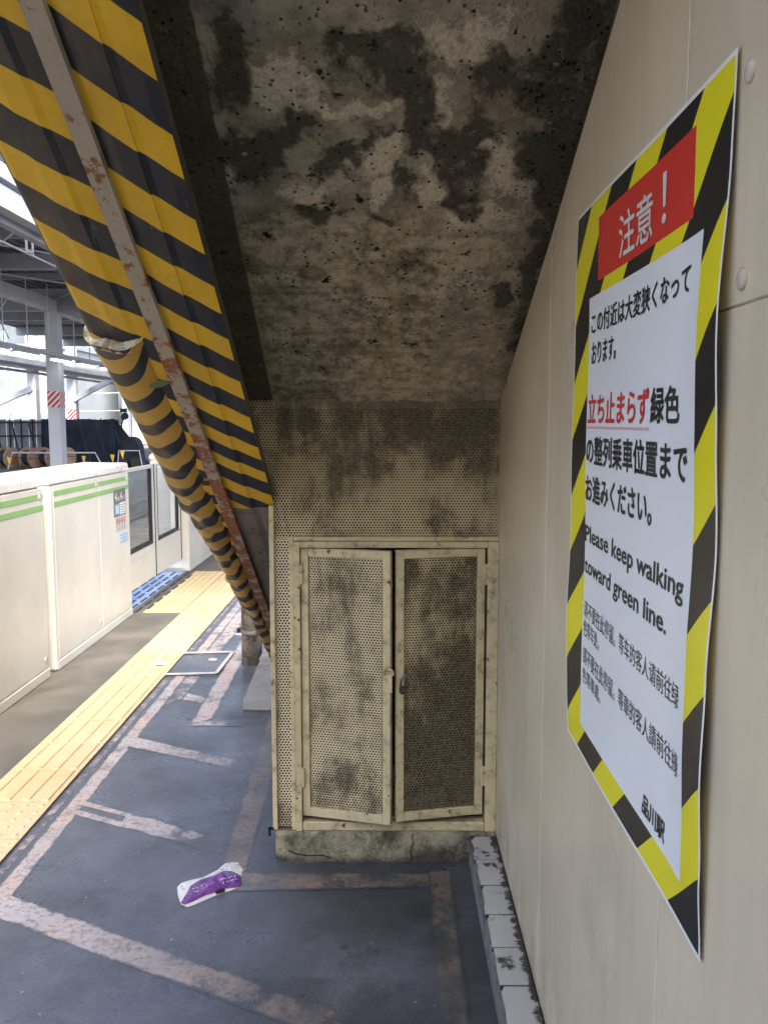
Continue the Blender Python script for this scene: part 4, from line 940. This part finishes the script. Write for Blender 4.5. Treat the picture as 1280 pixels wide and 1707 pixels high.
lp_ = thing('site_lamp', 'small dark floodlight on a pole at the end of the netted fence', 'floodlight', (-8.78, 28.4, 0))
MB().tube([(-8.85, 28.4, 0), (-8.85, 28.4, 1.42)], .025, 6).go('pole', 'black', lp_); MB().tube([(-8.85, 28.4, 1.40), (-8.72, 28.3, 1.58)], .02, 6).go('arm', 'black', lp_)
MB().tube([(-8.78, 28.35, 1.60), (-8.64, 28.15, 1.66)], [.07, .12], 12).go('lamp_head', 'net', lp_); MB().box(-8.82, -8.62, 28.2, 28.3, 1.78, 1.90).go('upper_head', 'net', lp_)

# distance: pale buildings, poles, trees
def building(x0, x1, y, z1, nx, nz, label, mat='bldg'):
    t = thing('distant_building', label, 'building', ((x0 + x1) / 2, y, -1.1))
    MB().box(x0, x1, y, y + 15, -1.1, z1).go('wall', mat, t)
    dx = (x1 - x0) / nx; dz = (z1 - 1) / nz
    me = None
    for i in range(nx):
        for j in range(nz):
            if me is None:
                me = MB().box(-dx * .36, dx * .36, -.05, .05, -dz * .3, dz * .3).go('window', 'bglass', t); o = me
            else: o = me.copy(); COL.objects.link(o)
            o.location = (x0 + dx * (i + .5), y, 1 + dz * (j + .5))
    MB().box(x0 - .3, x1 + .3, y - .3, y + 15.3, z1, z1 + .5).go('roof_edge', mat, t)
building(-62, -46, 95, 14, 8, 5, 'pale distant office building at far left beyond the tracks'); building(-44, -33, 90, 9, 7, 3, 'low pale distant building between the far columns'); building(-31, -18, 100, 22, 7, 8, 'tall pale distant building behind the striped stringer')
for i, (x, y) in enumerate(((-22, 60), (-27.5, 62), (-33, 64), (-17.5, 58))):
    t = thing('catenary_mast', ['slim grey overhead line mast behind the netted fence', 'second grey overhead line mast from the right', 'grey overhead line mast at far left', 'rightmost grey overhead line mast'][i], 'mast', (x, y, -1.1), 'overhead line masts')
    MB().box(x - .11, x + .11, y - .11, y + .11, -1.1, 8).go('post', 'bggrey', t); MB().bar((x, y, 6.6), (x + 3, y, 6.9), .09).go('bracket_arm', 'bggrey', t)
    for zz in (2.2, 3.4, 4.6): MB().bar((x - 2.6, y, zz), (x + 2.6, y, zz + .05), .06).go('cross_arm', 'bggrey', t)

# unseen concourse deck, added behind the viewer to block sky light
dk_ = thing('sky_block_deck', 'unseen concrete deck added behind the viewer to block sky light', 'deck', (0, -14, 5.2))
MB().box(-14, 9, -34, -7.3, 5.2, 5.8).go('blocker_slab', 'dark_concrete', dk_); MB().box(-14, 9, -7.29, -7.0, 5.0, 6.7).go('blocker_fascia', 'bgwhite', dk_)

cn = thing('sky_block_canopy', 'unseen white canopy roof added over this platform to block overhead sky', 'roof', (2, 20, 4.4))  # out-of-view canopy, added to keep overhead sky off doors and floor
MB().box(-2.25, 7.5, 3.4, 60, 4.55, 4.63).go('roof_sheet', 'bgwhite', cn)
for y in (3.6, 8, 13, 18, 23): MB().box(-2.2, 7.4, y, y + .2, 4.25, 4.549).go('blocker_rafter', 'bggrey', cn)
